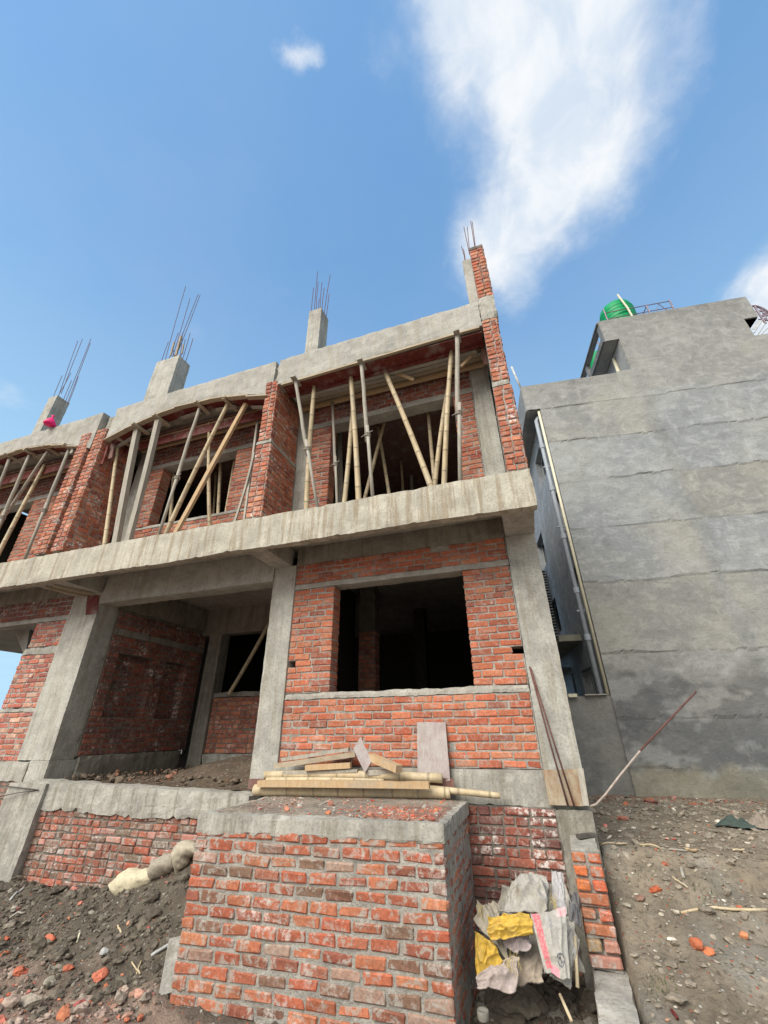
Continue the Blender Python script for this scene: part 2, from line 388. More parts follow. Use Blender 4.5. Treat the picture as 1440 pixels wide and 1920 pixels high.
def boxes(mb, C, H, U, N, cols, mi=1, jit=.004, ch=.009, rot=.009):
    """many chamfered irregular bricks at once. C (n,3) centres, H (n,3) half sizes along U, N, Z"""
    C = np.array(C, float); H = np.array(H, float); n = len(C)
    if n == 0: return
    U = np.array(U, float); N = np.array(N, float); Z = np.cross(U, N); Z = Z if Z[2] > 0 or abs(Z[2]) < 1e-6 else -Z
    loc = _sg[None]*(H[:, None, :] - (1-_full[None])*ch*rng.uniform(.6, 1.5, (n, 24, 1)))
    cj = rng.normal(0, jit*.62, (n, 8, 3)); loc = loc + cj[:, _ci, :]
    an = rng.normal(0, rot, n); ca, sa = np.cos(an)[:, None], np.sin(an)[:, None]
    lx, lz = loc[..., 0]*ca-loc[..., 2]*sa, loc[..., 0]*sa+loc[..., 2]*ca
    W = C[:, None, :] + lx[..., None]*U + loc[..., 1][..., None]*N + lz[..., None]*Z
    o = len(mb.v); mb.v.extend(map(tuple, W.reshape(-1, 3)))
    for i in range(n): mb.f.extend([tuple(o+24*i+j for j in f) for f in _tf])
    mb.mi.extend([mi]*(n*len(_tf)))
    mb.c.extend([tuple(c) for c in np.repeat(np.array(cols), 24, axis=0)])
PAL = {
 'front': [((.40, .12, .064), 6), ((.45, .155, .085), 4), ((.34, .10, .058), 3), ((.26, .09, .062), 1)],
 'block': [((.33, .10, .056), 6), ((.37, .13, .07), 4), ((.26, .09, .058), 3.5), ((.18, .10, .07), 2.2), ((.32, .20, .155), 1)],
 'upper': [((.39, .125, .072), 6), ((.46, .18, .105), 3), ((.29, .09, .06), 3)],
 'dirty': [((.26, .10, .07), 4), ((.35, .11, .07), 3), ((.19, .12, .09), 3), ((.45, .22, .18), 1)],
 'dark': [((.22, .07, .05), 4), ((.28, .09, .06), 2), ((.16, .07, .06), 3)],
 'left': [((.46, .14, .09), 4), ((.38, .11, .08), 3), ((.52, .28, .20), 2), ((.30, .10, .08), 2)],
}
def pick(pal):
    L = PAL[pal]; r_ = random.uniform(0, sum(x[1] for x in L)); 
    for c_, w_ in L:
        r_ -= w_
        if r_ <= 0: break
    k = random.uniform(.82, 1.18); g = random.uniform(.9, 1.15); return (c_[0]*k, c_[1]*k*g, c_[2]*k*g)
def brickface(mb, O, U, N, L, z0, z1, pal, row=.086, bl=.24, joint=.013, holes=(), depth=.10, proud=.009, endfull=None, headers=False, lean=None, jit=.004, endwall=(False, False), rag=0.):
    """courses of bricks over a face that starts at O, runs along U for L and faces N (outward)"""
    O, U, N = Vector(O), Vector(U), Vector(N)
    nrow = max(1, round((z1-z0)/row)); rh = (z1-z0)/nrow; C = []; H = []; K = []
    for k in range(nrow):
        zc = z0+(k+.5)*rh; iv = [(0., L, endwall[0], endwall[1])]
        for (a, b, c_, d) in holes:
            if c_-.01 < zc < d+.01:
                nw = []
                for (s_, e, x, y) in iv:
                    if b <= s_ or a >= e: nw.append((s_, e, x, y)); continue
                    if a > s_+.03: nw.append((s_, a, x, True))
                    if b < e-.03: nw.append((b, e, True, y))
                iv = nw
        hd = headers == 'all' or (headers and k % 2 == 0) or (headers == 'mix' and random.random() < .4)
        l_ = (.115 if hd else bl)
        for (s_, e, j0, j1) in iv:
            u = s_; first = True
            off = (l_+joint)*(.5 if k % 2 else 1.) + random.uniform(-.03, .03)
            if hd and not headers == 'all': off = l_+joint
            while u < e-.02:
                step = off if first else l_+joint+random.uniform(-.008, .008)
                if headers == 'mix' and not first and random.random() < .35: step = .128 if step > .2 else .25
                nx_ = u+step
                if e-nx_ < .07: nx_ = e + (joint if j1 else 0)
                a, b = u, min(nx_-joint, e)
                full = (first and j0) or (b >= e-.015 and j1)
                if first and j0: a -= .006
                if b >= e-.015 and j1: b += .006
                dd = (endfull if (full and endfull) else depth)
                pr = proud + random.gauss(0, .0025)
                if b-a > .02 and not (rag and k >= nrow-2 and random.random() < rag):
                    zc2 = zc + random.gauss(0, .0025); uc = (a+b)/2
                    P = O + U*uc + N*(pr-dd/2) + Vector((0, 0, zc2-O.z))
                    if lean: P += lean(P)
                    C.append(P); H.append(((b-a)/2, dd/2, rh/2-joint*.48+random.gauss(0, .0012))); K.append(pick(pal))
                u = nx_; first = False
    boxes(mb, C, H, U, N, K, 1, jit)
def rects(a0, a1, b0, b1, holes):
    """split a rectangle minus holes into rectangles"""
    xs = sorted({a0, a1, *[min(max(v, a0), a1) for h_ in holes for v in h_[:2]]}); out = []
    for x0, x1 in zip(xs, xs[1:]):
        if x1-x0 < 1e-4: continue
        xm = (x0+x1)/2; blk = sorted([(max(h_[2], b0), min(h_[3], b1)) for h_ in holes if h_[0] < xm < h_[1]]); z = b0
        for lo, hi in blk:
            if lo > z: out.append((x0, x1, z, lo))
            z = max(z, hi)
        if z < b1: out.append((x0, x1, z, b1))
    return out
def wallX(name, parent, x0, x1, yf, th, z0, z1, pal, bmat, holes=(), smallholes=(), row=.086, mort='mortar', extra=None, back=False, **kw):
    """brick wall running along X, front face at y = yf facing -Y"""
    mb = MB(); hs = list(holes)+list(smallholes)
    for (a, b, c_, d) in rects(x0, x1, z0, z1, hs): rbox(mb, a, b, yf, yf+th, c_, d, .12, .003)
    brickface(mb, (x0, yf, z0), (1, 0, 0), (0, -1, 0), x1-x0, z0, z1, pal, row=row, holes=[(a-x0, b-x0, c_, d) for a, b, c_, d in hs], endfull=th+.01, **kw)
    if extra: extra(mb)
    return mb.link(name, [mort, bmat], parent)
def wallY(mb, x, y0, y1, z0, z1, pal, face=1, row=.086, holes=(), **kw):
    """brick courses on a face at X = x between y0 and y1 facing +X (face=1) or -X"""
    if face > 0: brickface(mb, (x, y0, z0), (0, 1, 0), (1, 0, 0), y1-y0, z0, z1, pal, row=row, holes=holes, **kw)
    else: brickface(mb, (x, y0, z0), (0, 1, 0), (-1, 0, 0), y1-y0, z0, z1, pal, row=row, holes=holes, **kw)
def part(name, parent, mats, fn, smooth=False, label=None):
    mb = MB(); fn(mb); o = mb.link(name, mats, parent, smooth)
    if label: o['label'] = label
    return o
# ================================================================== GROUND
def sst(x, a, b): t_ = min(1, max(0, (x-a)/(b-a))); return t_*t_*(3-2*t_)
def interp(x, xs, ys):
    if x <= xs[0]: return ys[0]
    for i in range(1, len(xs)):
        if x <= xs[i]: return ys[i-1] + (ys[i]-ys[i-1])*(x-xs[i-1])/(xs[i]-xs[i-1])
    return ys[-1]
def gbase(x, y):
    L = -1.90 + .14*sst(y, 4.2, 5.1) + .60*math.exp(-((x+3.75)/1.15)**2-((y-5.05)/.8)**2) + .10*math.exp(-((x+3.6)/.7)**2-((y-3.0)/.5)**2) + .10*math.exp(-((x+6.4)/.9)**2-((y-4.9)/.5)**2)
    P = -1.98 + .12*math.exp(-((x+.35)/.4)**2-((y-4.9)/.4)**2)
    Rt = interp(y, (0, 3.2, 4.0, 4.75, 5.5, 7.5, 9.6, 30), (-1.9, -1.80, -1.68, -1.42, -1.06, -1.0, -1.06, -1.5))
    a = sst(x, -1.6, -1.0); b = sst(x, .27, .36)
    g = L*(1-a)+P*a; g = g*(1-b)+Rt*b
    if x < .36: g = g*(1-sst(y, 5.3, 6)) - 1.9*sst(y, 5.3, 6)
    return g
def gh(x, y):
    near = 1-sst(math.hypot(x, y-5), 9, 16)
    lump = .055*fbm(x, y, 0, 3) + near*(.05*n1(x, y, 2, 4.) + .028*n1(x, y, 5, 10.) + .014*n1(x, y, 8, 24.))
    k = 1.25 if x < -.5 else .85
    return gbase(x, y) + lump*k
def axis(lo, hi, step, far, ratio=1.22):
    v = list(np.arange(lo, hi+step/2, step)); s_ = step
    while v[-1] < far: s_ *= ratio; v.append(v[-1]+s_)
    s_ = step
    while v[0] > -far: s_ *= ratio; v.insert(0, v[0]-s_)
    return v
xs = axis(-7.2, 5.2, .042, 900); ys = axis(2.3, 5.6, .042, 900)
ys = [y for y in ys if y <= 5.6] + list(np.arange(5.66, 10.2, .075)) + [y+4.6 for y in ys if y > 5.7]
mb = MB(); nx, ny = len(xs), len(ys); gc = []
for y in ys:
    for x in xs:
        mb.v.append((x, y, gh(x, y) if abs(x) < 40 and abs(y) < 40 else gbase(min(max(x, -40), 40), min(y, 30))))
        q = fbm(x*1.3+5, y*1.3, 3, 3); q2 = fbm(x*.8, y*.8+9, 6, 3)
        if x < -.3:
            c_ = Vector((.118, .100, .078)); red = sst(4.1-y+q*1.2, 0, .6)*.85 + .25*sst(q2, .15, .4)
            c_ = c_.lerp(Vector((.33, .235, .185)), red)
        else:
            c_ = Vector((.25, .207, .155)); c_ = c_.lerp(Vector((.32, .31, .275)), sst(-.45*(x-.6)+q*1.6, -.1, .4)*.6*sst(7-y, 0, 2))
            c_ = c_.lerp(Vector((.33, .17, .11)), .5*sst(y+q*1.8, 8.3, 9.6)*sst(3.2-x, 0, 1.5)); c_ *= (1+.35*q2)
        gc.append(tuple(c_))
mb.c = gc
mb.f = [(j*nx+i, j*nx+i+1, (j+1)*nx+i+1, (j+1)*nx+i) for j in range(ny-1) for i in range(nx-1)]; mb.mi = [0]*len(mb.f)
tag(mb.link('ground', 'soil', None, True), kind='structure')
def ghit(px, py):
    d = ray(px, py).normalized(); t_ = 2.
    while t_ < 30:
        p = d*t_
        if p.z < gh(p.x, p.y): return Vector((p.x, p.y, gh(p.x, p.y)))
        t_ += .02
    return d*12

# ================================================================== THE UNFINISHED HOUSE ROW
B = thing('unfinished_building', 'two storey row of unfinished red brick houses with bare concrete columns and window openings', 'building', (-3.5, 5.35, -1.9))
FY = 5.35
# ---- ground-floor columns
def column(name, x0, x1, y0, y1, z0, z1, mat='conc'): return part(name, B, mat, lambda m_: rbox(m_, x0, x1, y0, y1, z0, z1, .06, .004))
column('ground_column', -.032, .348, FY-.03, FY+.35, -.40, 2.30)
column('ground_column', -3.60, -3.215, FY-.03, FY+.35, -.56, 2.30)
def lcol(m_):
    rbox(m_, -7.93, -7.215, FY-.03, FY+.37, -.36, 2.30, .06, .005)
    rbox(m_, -7.60, -7.19, FY-.05, FY+.40, -.66, -.361, .06, .006)
part('ground_column', B, 'conc', lcol)
# ---- fascia, slab, cantilevers, beams of the first floor
part('fascia_beam', B, 'conc_fascia', lambda m_: rbox(m_, -13.2, .39, 4.50, 4.63, 2.29, 2.80, .062, .006, .030, .012))
part('floor_slab', B, 'conc', lambda m_: (box(m_, -7.39, .36, 4.632, 12.6, 2.60, 2.72), box(m_, -17.5, -7.391, 4.632, 10.6, 2.60, 2.72)))
def cantis(x0, x1):
    def f(m_): rbox(m_, x0, x1, 4.634, FY+.02, 2.30, 2.598, .08, .004)
    return f
part('cantilever_beam', B, 'conc', cantis(-.03, .352))
part('cantilever_beam', B, 'conc', cantis(-3.62, -3.30))
part('cantilever_beam', B, 'conc', cantis(-8.0, -7.28))
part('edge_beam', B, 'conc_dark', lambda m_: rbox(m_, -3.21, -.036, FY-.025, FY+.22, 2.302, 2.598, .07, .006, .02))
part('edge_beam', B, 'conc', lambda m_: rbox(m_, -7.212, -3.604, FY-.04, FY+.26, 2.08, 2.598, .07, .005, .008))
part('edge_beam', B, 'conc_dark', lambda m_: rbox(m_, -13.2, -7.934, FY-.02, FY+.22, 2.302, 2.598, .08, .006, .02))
# ---- plinth
part('plinth_band', B, 'conc_rough', lambda m_: rbox(m_, -3.213, .346, FY-.06, FY+.3, -.70, -.385, .06, .006, .03))
def lband(m_):
    def f(q):
        k = (q.x+7.3)/3.9; s_ = .075*k
        return Vector((q.x, q.y, q.z-(s_ if q.z > -.8 else s_*.3)))
    rbox(m_, -7.15, -3.40, 5.06, 5.35, -.93, -.585, .055, .013, .05, .008, f)
part('plinth_band', B, 'conc_rough', lband)
part('plinth_band', B, 'conc_rough', lambda m_: rbox(m_, -13., -7.61, FY-.06, FY+.3, -.64, -.38, .06, .01, .03))
wallX('plinth_wall', B, -6.75, -3.0, 5.10, .2, -2.1, -.92, 'dirty', 'brick_dirty', headers='mix', row=.08, mort='mortar_dark', proud=.012, jit=.006)
wallX('plinth_wall', B, -13., -7.5, FY-.04, .2, -2.1, -.63, 'dirty', 'brick_dirty', row=.08, mort='mortar_dark', headers='mix')
wallX('plinth_wall', B, -1.0, .03, FY-.10, .2, -2.1, -.70, 'dark', 'brick_lime', row=.084, mort='mortar_dark', headers='mix', proud=.012, jit=.005)
def colbase(m_):
    # flared concrete foot below the left column
    def f(q): return Vector((q.x - .05*(-.6-q.z)*.6, q.y-.05*(-.6-q.z), q.z))
    rbox(m_, -7.46, -6.72, 5.02, 5.4, -2.1, -.62, .07, .008, 0, .01, f)
part('column_footing', B, 'conc_rough', colbase)
def colbase2(m_):
    rbox(m_, .02, .36, FY-.13, FY+.3, -2.1, -.705, .06, .010, 0, .0)
part('column_footing', B, 'conc_dark', colbase2)
# ---- right bay, ground floor
wallX('brick_wall', B, -3.213, -.034, FY, .23, -.38, .37, 'front', 'brick', row=.0833)
wallX('brick_wall', B, -3.213, -2.56, FY, .23, .452, 1.90, 'front', 'brick', row=.0852, smallholes=[(-3.213, -3.09, .79, .875)], endwall=(False, True))
wallX('brick_wall', B, -.65, -.034, FY, .23, .452, 1.90, 'front', 'brick', row=.0852, smallholes=[(-.17, -.034, .79, .875)], endwall=(True, False))
wallX('brick_wall', B, -3.213, -.034, FY+.003, .22, 1.982, 2.31, 'front', 'brick', row=.081, rag=.06)
part('sill_band', B, 'conc_band', lambda m_: rbox(m_, -3.213, -.034, FY-.012, FY+.235, .371, .450, .045, .006, .014, .012))
part('lintel_band', B, 'conc_band', lambda m_: rbox(m_, -3.213, -.034, FY-.010, FY+.235, 1.902, 1.980, .06, .004, .007, .005))
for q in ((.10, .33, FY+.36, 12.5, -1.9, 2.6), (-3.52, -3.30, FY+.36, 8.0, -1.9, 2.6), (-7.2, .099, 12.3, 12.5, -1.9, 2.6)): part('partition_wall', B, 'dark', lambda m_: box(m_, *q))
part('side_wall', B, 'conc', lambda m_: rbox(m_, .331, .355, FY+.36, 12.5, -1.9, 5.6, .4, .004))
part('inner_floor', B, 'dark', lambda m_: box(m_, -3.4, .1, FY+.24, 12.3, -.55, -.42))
def pill(m_):
    box(m_, -3.05, -2.72, 7.6, 7.85, -.42, 2.6); rects_ = 0
    brickface(m_, (-3.05, 7.6, -.42), (1, 0, 0), (0, -1, 0), .33, -.42, 1.7, 'upper'); wallY(m_, -2.72, 7.6, 7.85, -.42, 1.7, 'upper')
part('brick_pillar', B, ['mortar_dark', 'brick'], pill)
part('partition_wall', B, 'dark', lambda m_: rbox(m_, -2.45, -2.2, 9.6, 9.9, -.42, 2.6, .2, .003))
# ---- left bay, ground floor: open room
RX = -7.19
def niche(m_):
    holes = [(5.97-5.75, 6.83-5.75, .25, 1.32), (7.12-5.75, 7.72-5.75, .25, 1.32)]
    for (a, b, c_, d) in rects(5.72, 8.15, -.32, 2.1, [(5.97, 6.83, .25, 1.32), (7.12, 7.72, .25, 1.32)]): box(m_, RX-.20, RX, a, b, c_, d)
    box(m_, RX-.32, RX-.201, 5.72, 8.15, -.32, 2.1)
    wallY(m_, RX, 5.75, 8.15, -.32, .25, 'dark'); wallY(m_, RX, 5.75, 8.15, .26, 1.32, 'dark', holes=[(a, b, c_, d) for a, b, c_, d in holes], endfull=.205)
    wallY(m_, RX, 5.75, 8.15, 1.32, 1.62, 'dark'); wallY(m_, RX, 5.75, 8.15, 1.74, 2.05, 'dark'); wallY(m_, RX-.201, 5.9, 7.8, .26, 1.32, 'dark', headers='mix', proud=.006)
part('room_wall', B, ['mortar_dark', 'brick_lime'], niche)
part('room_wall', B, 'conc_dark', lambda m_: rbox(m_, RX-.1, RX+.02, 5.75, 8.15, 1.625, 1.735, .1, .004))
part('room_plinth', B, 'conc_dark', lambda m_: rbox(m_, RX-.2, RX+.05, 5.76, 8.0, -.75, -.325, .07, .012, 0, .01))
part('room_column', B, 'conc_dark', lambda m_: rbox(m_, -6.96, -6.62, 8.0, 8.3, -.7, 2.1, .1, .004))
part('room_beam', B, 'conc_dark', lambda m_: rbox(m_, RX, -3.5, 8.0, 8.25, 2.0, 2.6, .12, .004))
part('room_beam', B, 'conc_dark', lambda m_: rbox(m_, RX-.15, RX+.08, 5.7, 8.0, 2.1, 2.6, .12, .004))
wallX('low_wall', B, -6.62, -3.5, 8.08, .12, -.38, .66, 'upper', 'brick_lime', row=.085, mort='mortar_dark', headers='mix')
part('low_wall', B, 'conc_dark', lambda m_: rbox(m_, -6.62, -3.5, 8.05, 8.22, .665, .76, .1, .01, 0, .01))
part('room_plinth', B, 'conc_rough', lambda m_: rbox(m_, -6.62, -3.5, 8.02, 8.22, -.75, -.385, .09, .012, 0, .01))
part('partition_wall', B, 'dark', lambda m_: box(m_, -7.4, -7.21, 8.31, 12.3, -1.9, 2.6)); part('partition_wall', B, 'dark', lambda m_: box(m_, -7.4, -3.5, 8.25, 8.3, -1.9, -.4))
def mudf(m_):
    nx_, ny_ = 60, 45; vs = []; cs = []
    for j in range(ny_+1):
        for i in range(nx_+1):
            x = -7.15+3.6*i/nx_; y = 5.34+2.7*j/ny_
            z = -.66 + .20*math.exp(-((x+4.4)/1.0)**2-((y-6.4)/.6)**2) + .12*sst(x, -6.5, -4.5)*sst(y, 5.4, 6.2) + .05*fbm(x*3, y*3, 2, 4) + .02*n1(x, y, 1, 14)
            vs.append((x, y, z)); cs.append((.12, .09, .065))
    m_.add(vs, [(j*(nx_+1)+i, j*(nx_+1)+i+1, (j+1)*(nx_+1)+i+1, (j+1)*(nx_+1)+i) for j in range(ny_) for i in range(nx_)], 0, cs)
part('earth_floor', B, 'soil', mudf, True)['kind'] = 'stuff'
# ---- far left bay, ground floor
wallX('brick_wall', B, -13., -7.94, FY, .23, -.38, .33, 'left', 'brick_lime', row=.082, headers='mix')
wallX('brick_wall', B, -8.80, -7.94, FY, .23, .395, 1.27, 'left', 'brick_lime', row=.082, headers='mix', endwall=(True, False))
part('concrete_band', B, 'conc_rough', lambda m_: rbox(m_, -8.78, -7.93, FY-.02, FY+.23, 1.27, 1.40, .06, .008, .02, .02))
wallX('brick_wall', B, -8.72, -7.94, FY, .23, 1.405, 1.86, 'left', 'brick_lime', row=.082, headers='mix', endwall=(True, False))
part('lintel_band', B, 'conc_band', lambda m_: rbox(m_, -13., -7.94, FY-.01, FY+.23, 1.865, 1.95, .08, .004, .007, .005))
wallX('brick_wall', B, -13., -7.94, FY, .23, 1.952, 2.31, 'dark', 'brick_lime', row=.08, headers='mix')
part('sill_band', B, 'conc_band', lambda m_: rbox(m_, -13., -7.94, FY-.012, FY+.235, .331, .393, .06, .006, .01, .01))
def haunch(m_):
    a = [aY(26, 1182, 6.0), aY(56, 1180, 6.0), aY(48, 1226, 6.0), aY(44, 1226, 6.0)]
    vs = a + [p+Vector((-.25, .9, 0)) for p in a]
    m_.add(vs, [(0, 1, 2, 3), (7, 6, 5, 4), (0, 4, 5, 1), (1, 5, 6, 2), (2, 6, 7, 3), (3, 7, 4, 0)])
part('stair_haunch', B, 'conc', haunch)
# ---- upper floor: facade wall set back behind the balcony
UZ0, UZ1 = 2.72, 5.50
column('upper_column', -.17, .125, FY-.03, FY+.3, UZ0, UZ1)
column('upper_column', -3.60, -3.15, FY-.03, FY+.3, UZ0, UZ1)
column('upper_column', -7.38, -6.98, FY-.03, FY+.3, UZ0, UZ1)
wallX('upper_wall', B, -3.148, -2.77, FY, .23, UZ0, 5.0, 'upper', 'brick', endwall=(False, True))
wallX('upper_wall', B, -.50, -.172, FY, .23, UZ0, 5.0, 'upper', 'brick', endwall=(True, False))
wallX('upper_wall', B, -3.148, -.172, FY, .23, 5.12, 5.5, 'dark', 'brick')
part('lintel_band', B, 'conc_band', lambda m_: rbox(m_, -3.148, -.172, FY-.015, FY+.235, 5.002, 5.118, .09, .004, .006))
wallX('upper_wall', B, -6.98, -3.602, FY, .23, UZ0, 3.50, 'upper', 'brick')
part('sill_band', B, 'conc_band', lambda m_: rbox(m_, -6.98, -3.602, FY-.015, FY+.235, 3.502, 3.56, .07, .005, .006, .006))
wallX('upper_wall', B, -6.98, -6.65, FY, .23, 3.562, 4.94, 'upper', 'brick', endwall=(False, True))
wallX('upper_wall', B, -4.82, -3.602, FY, .23, 3.562, 4.94, 'upper', 'brick', endwall=(True, False))
part('lintel_band', B, 'conc_band', lambda m_: rbox(m_, -6.98, -3.602, FY-.015, FY+.235, 4.942, 5.04, .09, .004, .006))
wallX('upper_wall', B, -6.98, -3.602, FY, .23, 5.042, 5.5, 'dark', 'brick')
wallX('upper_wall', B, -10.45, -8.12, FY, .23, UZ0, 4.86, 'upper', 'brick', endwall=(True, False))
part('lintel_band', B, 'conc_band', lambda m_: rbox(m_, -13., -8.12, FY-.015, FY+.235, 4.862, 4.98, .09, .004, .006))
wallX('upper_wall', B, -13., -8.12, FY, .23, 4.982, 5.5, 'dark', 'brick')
part('door_frame', B, 'wood', lambda m_: (obox(m_, (-10.50, FY+.1, UZ0), (-10.50, FY+.1, 4.86), .08, .1, (0, 1, 0)), obox(m_, (-11.6, FY+.1, UZ0), (-11.6, FY+.1, 4.86), .08, .1, (0, 1, 0))))
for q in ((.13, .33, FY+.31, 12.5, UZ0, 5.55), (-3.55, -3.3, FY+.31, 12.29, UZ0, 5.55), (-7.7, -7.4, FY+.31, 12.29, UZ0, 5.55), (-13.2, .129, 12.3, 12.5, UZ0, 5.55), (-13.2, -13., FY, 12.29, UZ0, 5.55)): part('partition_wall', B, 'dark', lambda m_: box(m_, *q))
# ---- balcony divider piers
def pier(x0, x1, y1, z0, z1, xt=0., yf=4.50, left=False):
    def f(m_):
        sh = (lambda q: Vector((q.x + xt*(q.z-z0)/(z1-z0), q.y, q.z)))
        rbox(m_, x0, x1, yf, y1, z0, z1, .12, .003, fn=sh)
        lean = lambda P: Vector((xt*(P.z-z0)/(z1-z0), 0, 0))
        brickface(m_, (x0, yf, z0), (1, 0, 0), (0, -1, 0), x1-x0, z0, z1, 'upper', row=.088, proud=.013, lean=lean, jit=.005, headers='mix')
        brickface(m_, (x1, yf, z0), (0, 1, 0), (1, 0, 0), y1-yf, z0, z1, 'upper', row=.088, proud=.013, lean=lean, jit=.006, headers='mix')
        if left: brickface(m_, (x0, yf, z0), (0, 1, 0), (-1, 0, 0), y1-yf, z0, z1, 'upper', row=.088, proud=.012, lean=lean)
    return f
part('brick_pier', B, ['mortar', 'brick_lime'], lambda m_: (pier(-3.66, -3.40, FY-.04, 2.80, 4.16, -.02)(m_), pier(-3.66, -3.44, FY-.04, 4.24, 5.56, -.03)(m_)))
part('pier_band', B, 'conc_rough', lambda m_: rbox(m_, -3.69, -3.405, 4.485, FY-.04, 4.162, 4.238, .06, .008))
part('brick_pier', B, ['mortar', 'brick_lime'], lambda m_: pier(.125, .365, FY-.04, 2.80, 4.20, .01)(m_))
part('brick_pier', B, ['mortar', 'brick_lime'], lambda m_: pier(.15, .365, FY-.04, 4.30, 5.60, .0)(m_))
part('pier_band', B, 'conc_rough', lambda m_: rbox(m_, .135, .37, 4.49, FY-.04, 4.202, 4.298, .06, .010))
part('brick_pier', B, ['mortar', 'brick_lime'], lambda m_: pier(-8.13, -7.86, 5.3, 2.84, 5.58, -.05)(m_))
part('brick_pier', B, ['mortar', 'brick_lime'], lambda m_: (pier(-7.70, -7.45, 5.3, 2.84, 5.58, -.05)(m_), rbox(m_, -7.9, -7.65, 4.80, 5.3, 2.84, 5.5, .2, .004)))
# ---- roof beams (arched soffits), slab
def roofbeam(x0, x1, soff, ragt=.01, top=6.09, y0=4.50, y1=4.74, mat='conc_beam'):
    def f(m_):
        def g(q):
            k = (q.z-5.3)/.8; s_ = soff(q.x); return Vector((q.x, q.y, s_ + (top + .012*n1(q.x, 0, 0, 2) - s_)*k))
        rbox(m_, x0, x1, y0, y1, 5.3, 6.1, .06, .006, .022, ragt, g)
    return part('roof_beam', B, mat, f)
s3 = lambda x: 5.46+.016*(x+3.4)
def s2(x): t_ = (x+5.55)/1.85; return 5.64-.36*t_*t_
def s1(x): t_ = (x+10.3)/2.05; return 5.70-.38*t_*t_
roofbeam(-3.48, .142, s3); roofbeam(-7.42, -3.56, s2); roofbeam(-12.6, -7.80, s1)
part('beam_joint', B, 'conc_rough', lambda m_: rbox(m_, -3.56, -3.48, 4.53, 4.74, 5.5, 6.06, .05, .02)); part('beam_joint', B, 'conc_rough', lambda m_: rbox(m_, -7.80, -7.42, 4.62, 4.74, 5.5, 6.02, .05, .03))
part('roof_beam', B, 'conc_rough', lambda m_: rbox(m_, .143, .40, 4.485, 4.78, 5.60, 6.13, .05, .012, .03, .012))
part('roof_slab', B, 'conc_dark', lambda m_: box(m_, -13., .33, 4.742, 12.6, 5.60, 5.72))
part('roof_topping', B, 'conc_rough', lambda m_: rbox(m_, -1.9, .13, 4.56, 4.9, 6.05, 6.14, .06, .02))
# ---- columns and starter bars above the roof
def barfn(pairs, Y, r=.0065):
    out = []
    for (a, b) in pairs: out.append((aY(*a, Y), aY(*b, Y+random.uniform(-.05, .05))))
    return out
def z1_(x, y): return (x/2.571, 500+y/2.571)
def z2_(x, y): return (440+x/2.4, 400+y/2.4)
def rcol(x0, x1, y0, y1, z0, z1, bars, Y, mat='conc'):
    c_ = part('roof_column', B, mat, lambda m_: rbox(m_, x0, x1, y0, y1, z0, z1, .07, .004))
    for a, b in bars:
        m_ = MB(); p, q = aY(*a, Y), aY(*b, Y); p = p + (p-q).normalized()*.12
        mid = p.lerp(q, .5)+Vector((random.uniform(-.015, .015), 0, 0)); tube(m_, [p, mid, q], .0075, 6); m_.link('rebar', 'rebar', c_)
    return c_
rcol(-3.54, -3.225, FY, 5.71, 5.72, 8.62, [(z2_(*a), z2_(*b)) for a, b in (((345, 438), (355, 335)), ((358, 435), (373, 262)), ((367, 432), (376, 308)), ((378, 430), (381, 385)), ((385, 425), (393, 310)), ((393, 428), (403, 335)), ((405, 440), (430, 278)), ((413, 458), (425, 362)))], 5.5)
c2o = rcol(-8.0, -7.26, FY, 5.74, 5.72, 8.58, [(z1_(*a), z1_(*b)) for a, b in (((783, 442), (812, 362)), ((800, 437), (895, 95)), ((820, 430), (860, 318)), ((835, 425), (916, 153)), ((845, 420), (955, 133)), ((850, 430), (965, 135)), ((870, 420), (880, 320)), ((885, 430), (917, 318)), ((900, 443), (931, 345)), ((875, 420), (893, 350)), ((838, 430), (835, 400)))], 5.55)
part('timber_cleat', c2o, 'rustply', lambda m_: (obox(m_, aY(*z1_(848, 430), 5.5), aY(*z1_(873, 335), 5.5), .055, .04, (0, 1, 0)), obox(m_, aY(*z1_(822, 430), 5.5), aY(*z1_(840, 365), 5.5), .04, .03, (0, 1, 0)), obox(m_, aY(*z1_(877, 420), 5.5), aY(*z1_(885, 375), 5.5), .03, .03, (0, 1, 0))))
rcol(-11.9, -11.56, FY, 5.71, 5.72, 8.56, [(z1_(*a), z1_(*b)) for a, b in (((260, 622), (300, 525)), ((283, 618), (342, 512)), ((287, 610), (375, 358)), ((300, 600), (398, 348)), ((310, 632), (345, 548)), ((320, 640), (438, 348)), ((330, 645), (436, 368)), ((334, 648), (378, 530)))], 5.5)
rcol(.012, .33, FY, 5.71, 5.72, 8.62, [(z2_(*a), z2_(*b)) for a, b in (((1035, 212), (1020, 148)), ((1038, 210), (1030, 160)))], 5.5, 'conc_band')
def rp(m_):
    pier(.165, .385, 4.75, 6.13, 7.46, .0)(m_); rbox(m_, .165, .39, 4.49, 4.76, 7.462, 7.54, .04, .012)
rpo = part('roof_pier', B, ['mortar_dark', 'brick'], rp)
for a, b in (((1053, 165), (1031, 60)), ((1056, 160), (1047, 62)), ((1080, 150), (1062, 35)), ((1083, 150), (1069, 38))):
    m_ = MB(); p, q = aY(*z2_(*a), 4.62), aY(*z2_(*b), 4.62); tube(m_, [p+(p-q).normalized()*.15, q], .0065, 6); m_.link('rebar', 'rebar', rpo)
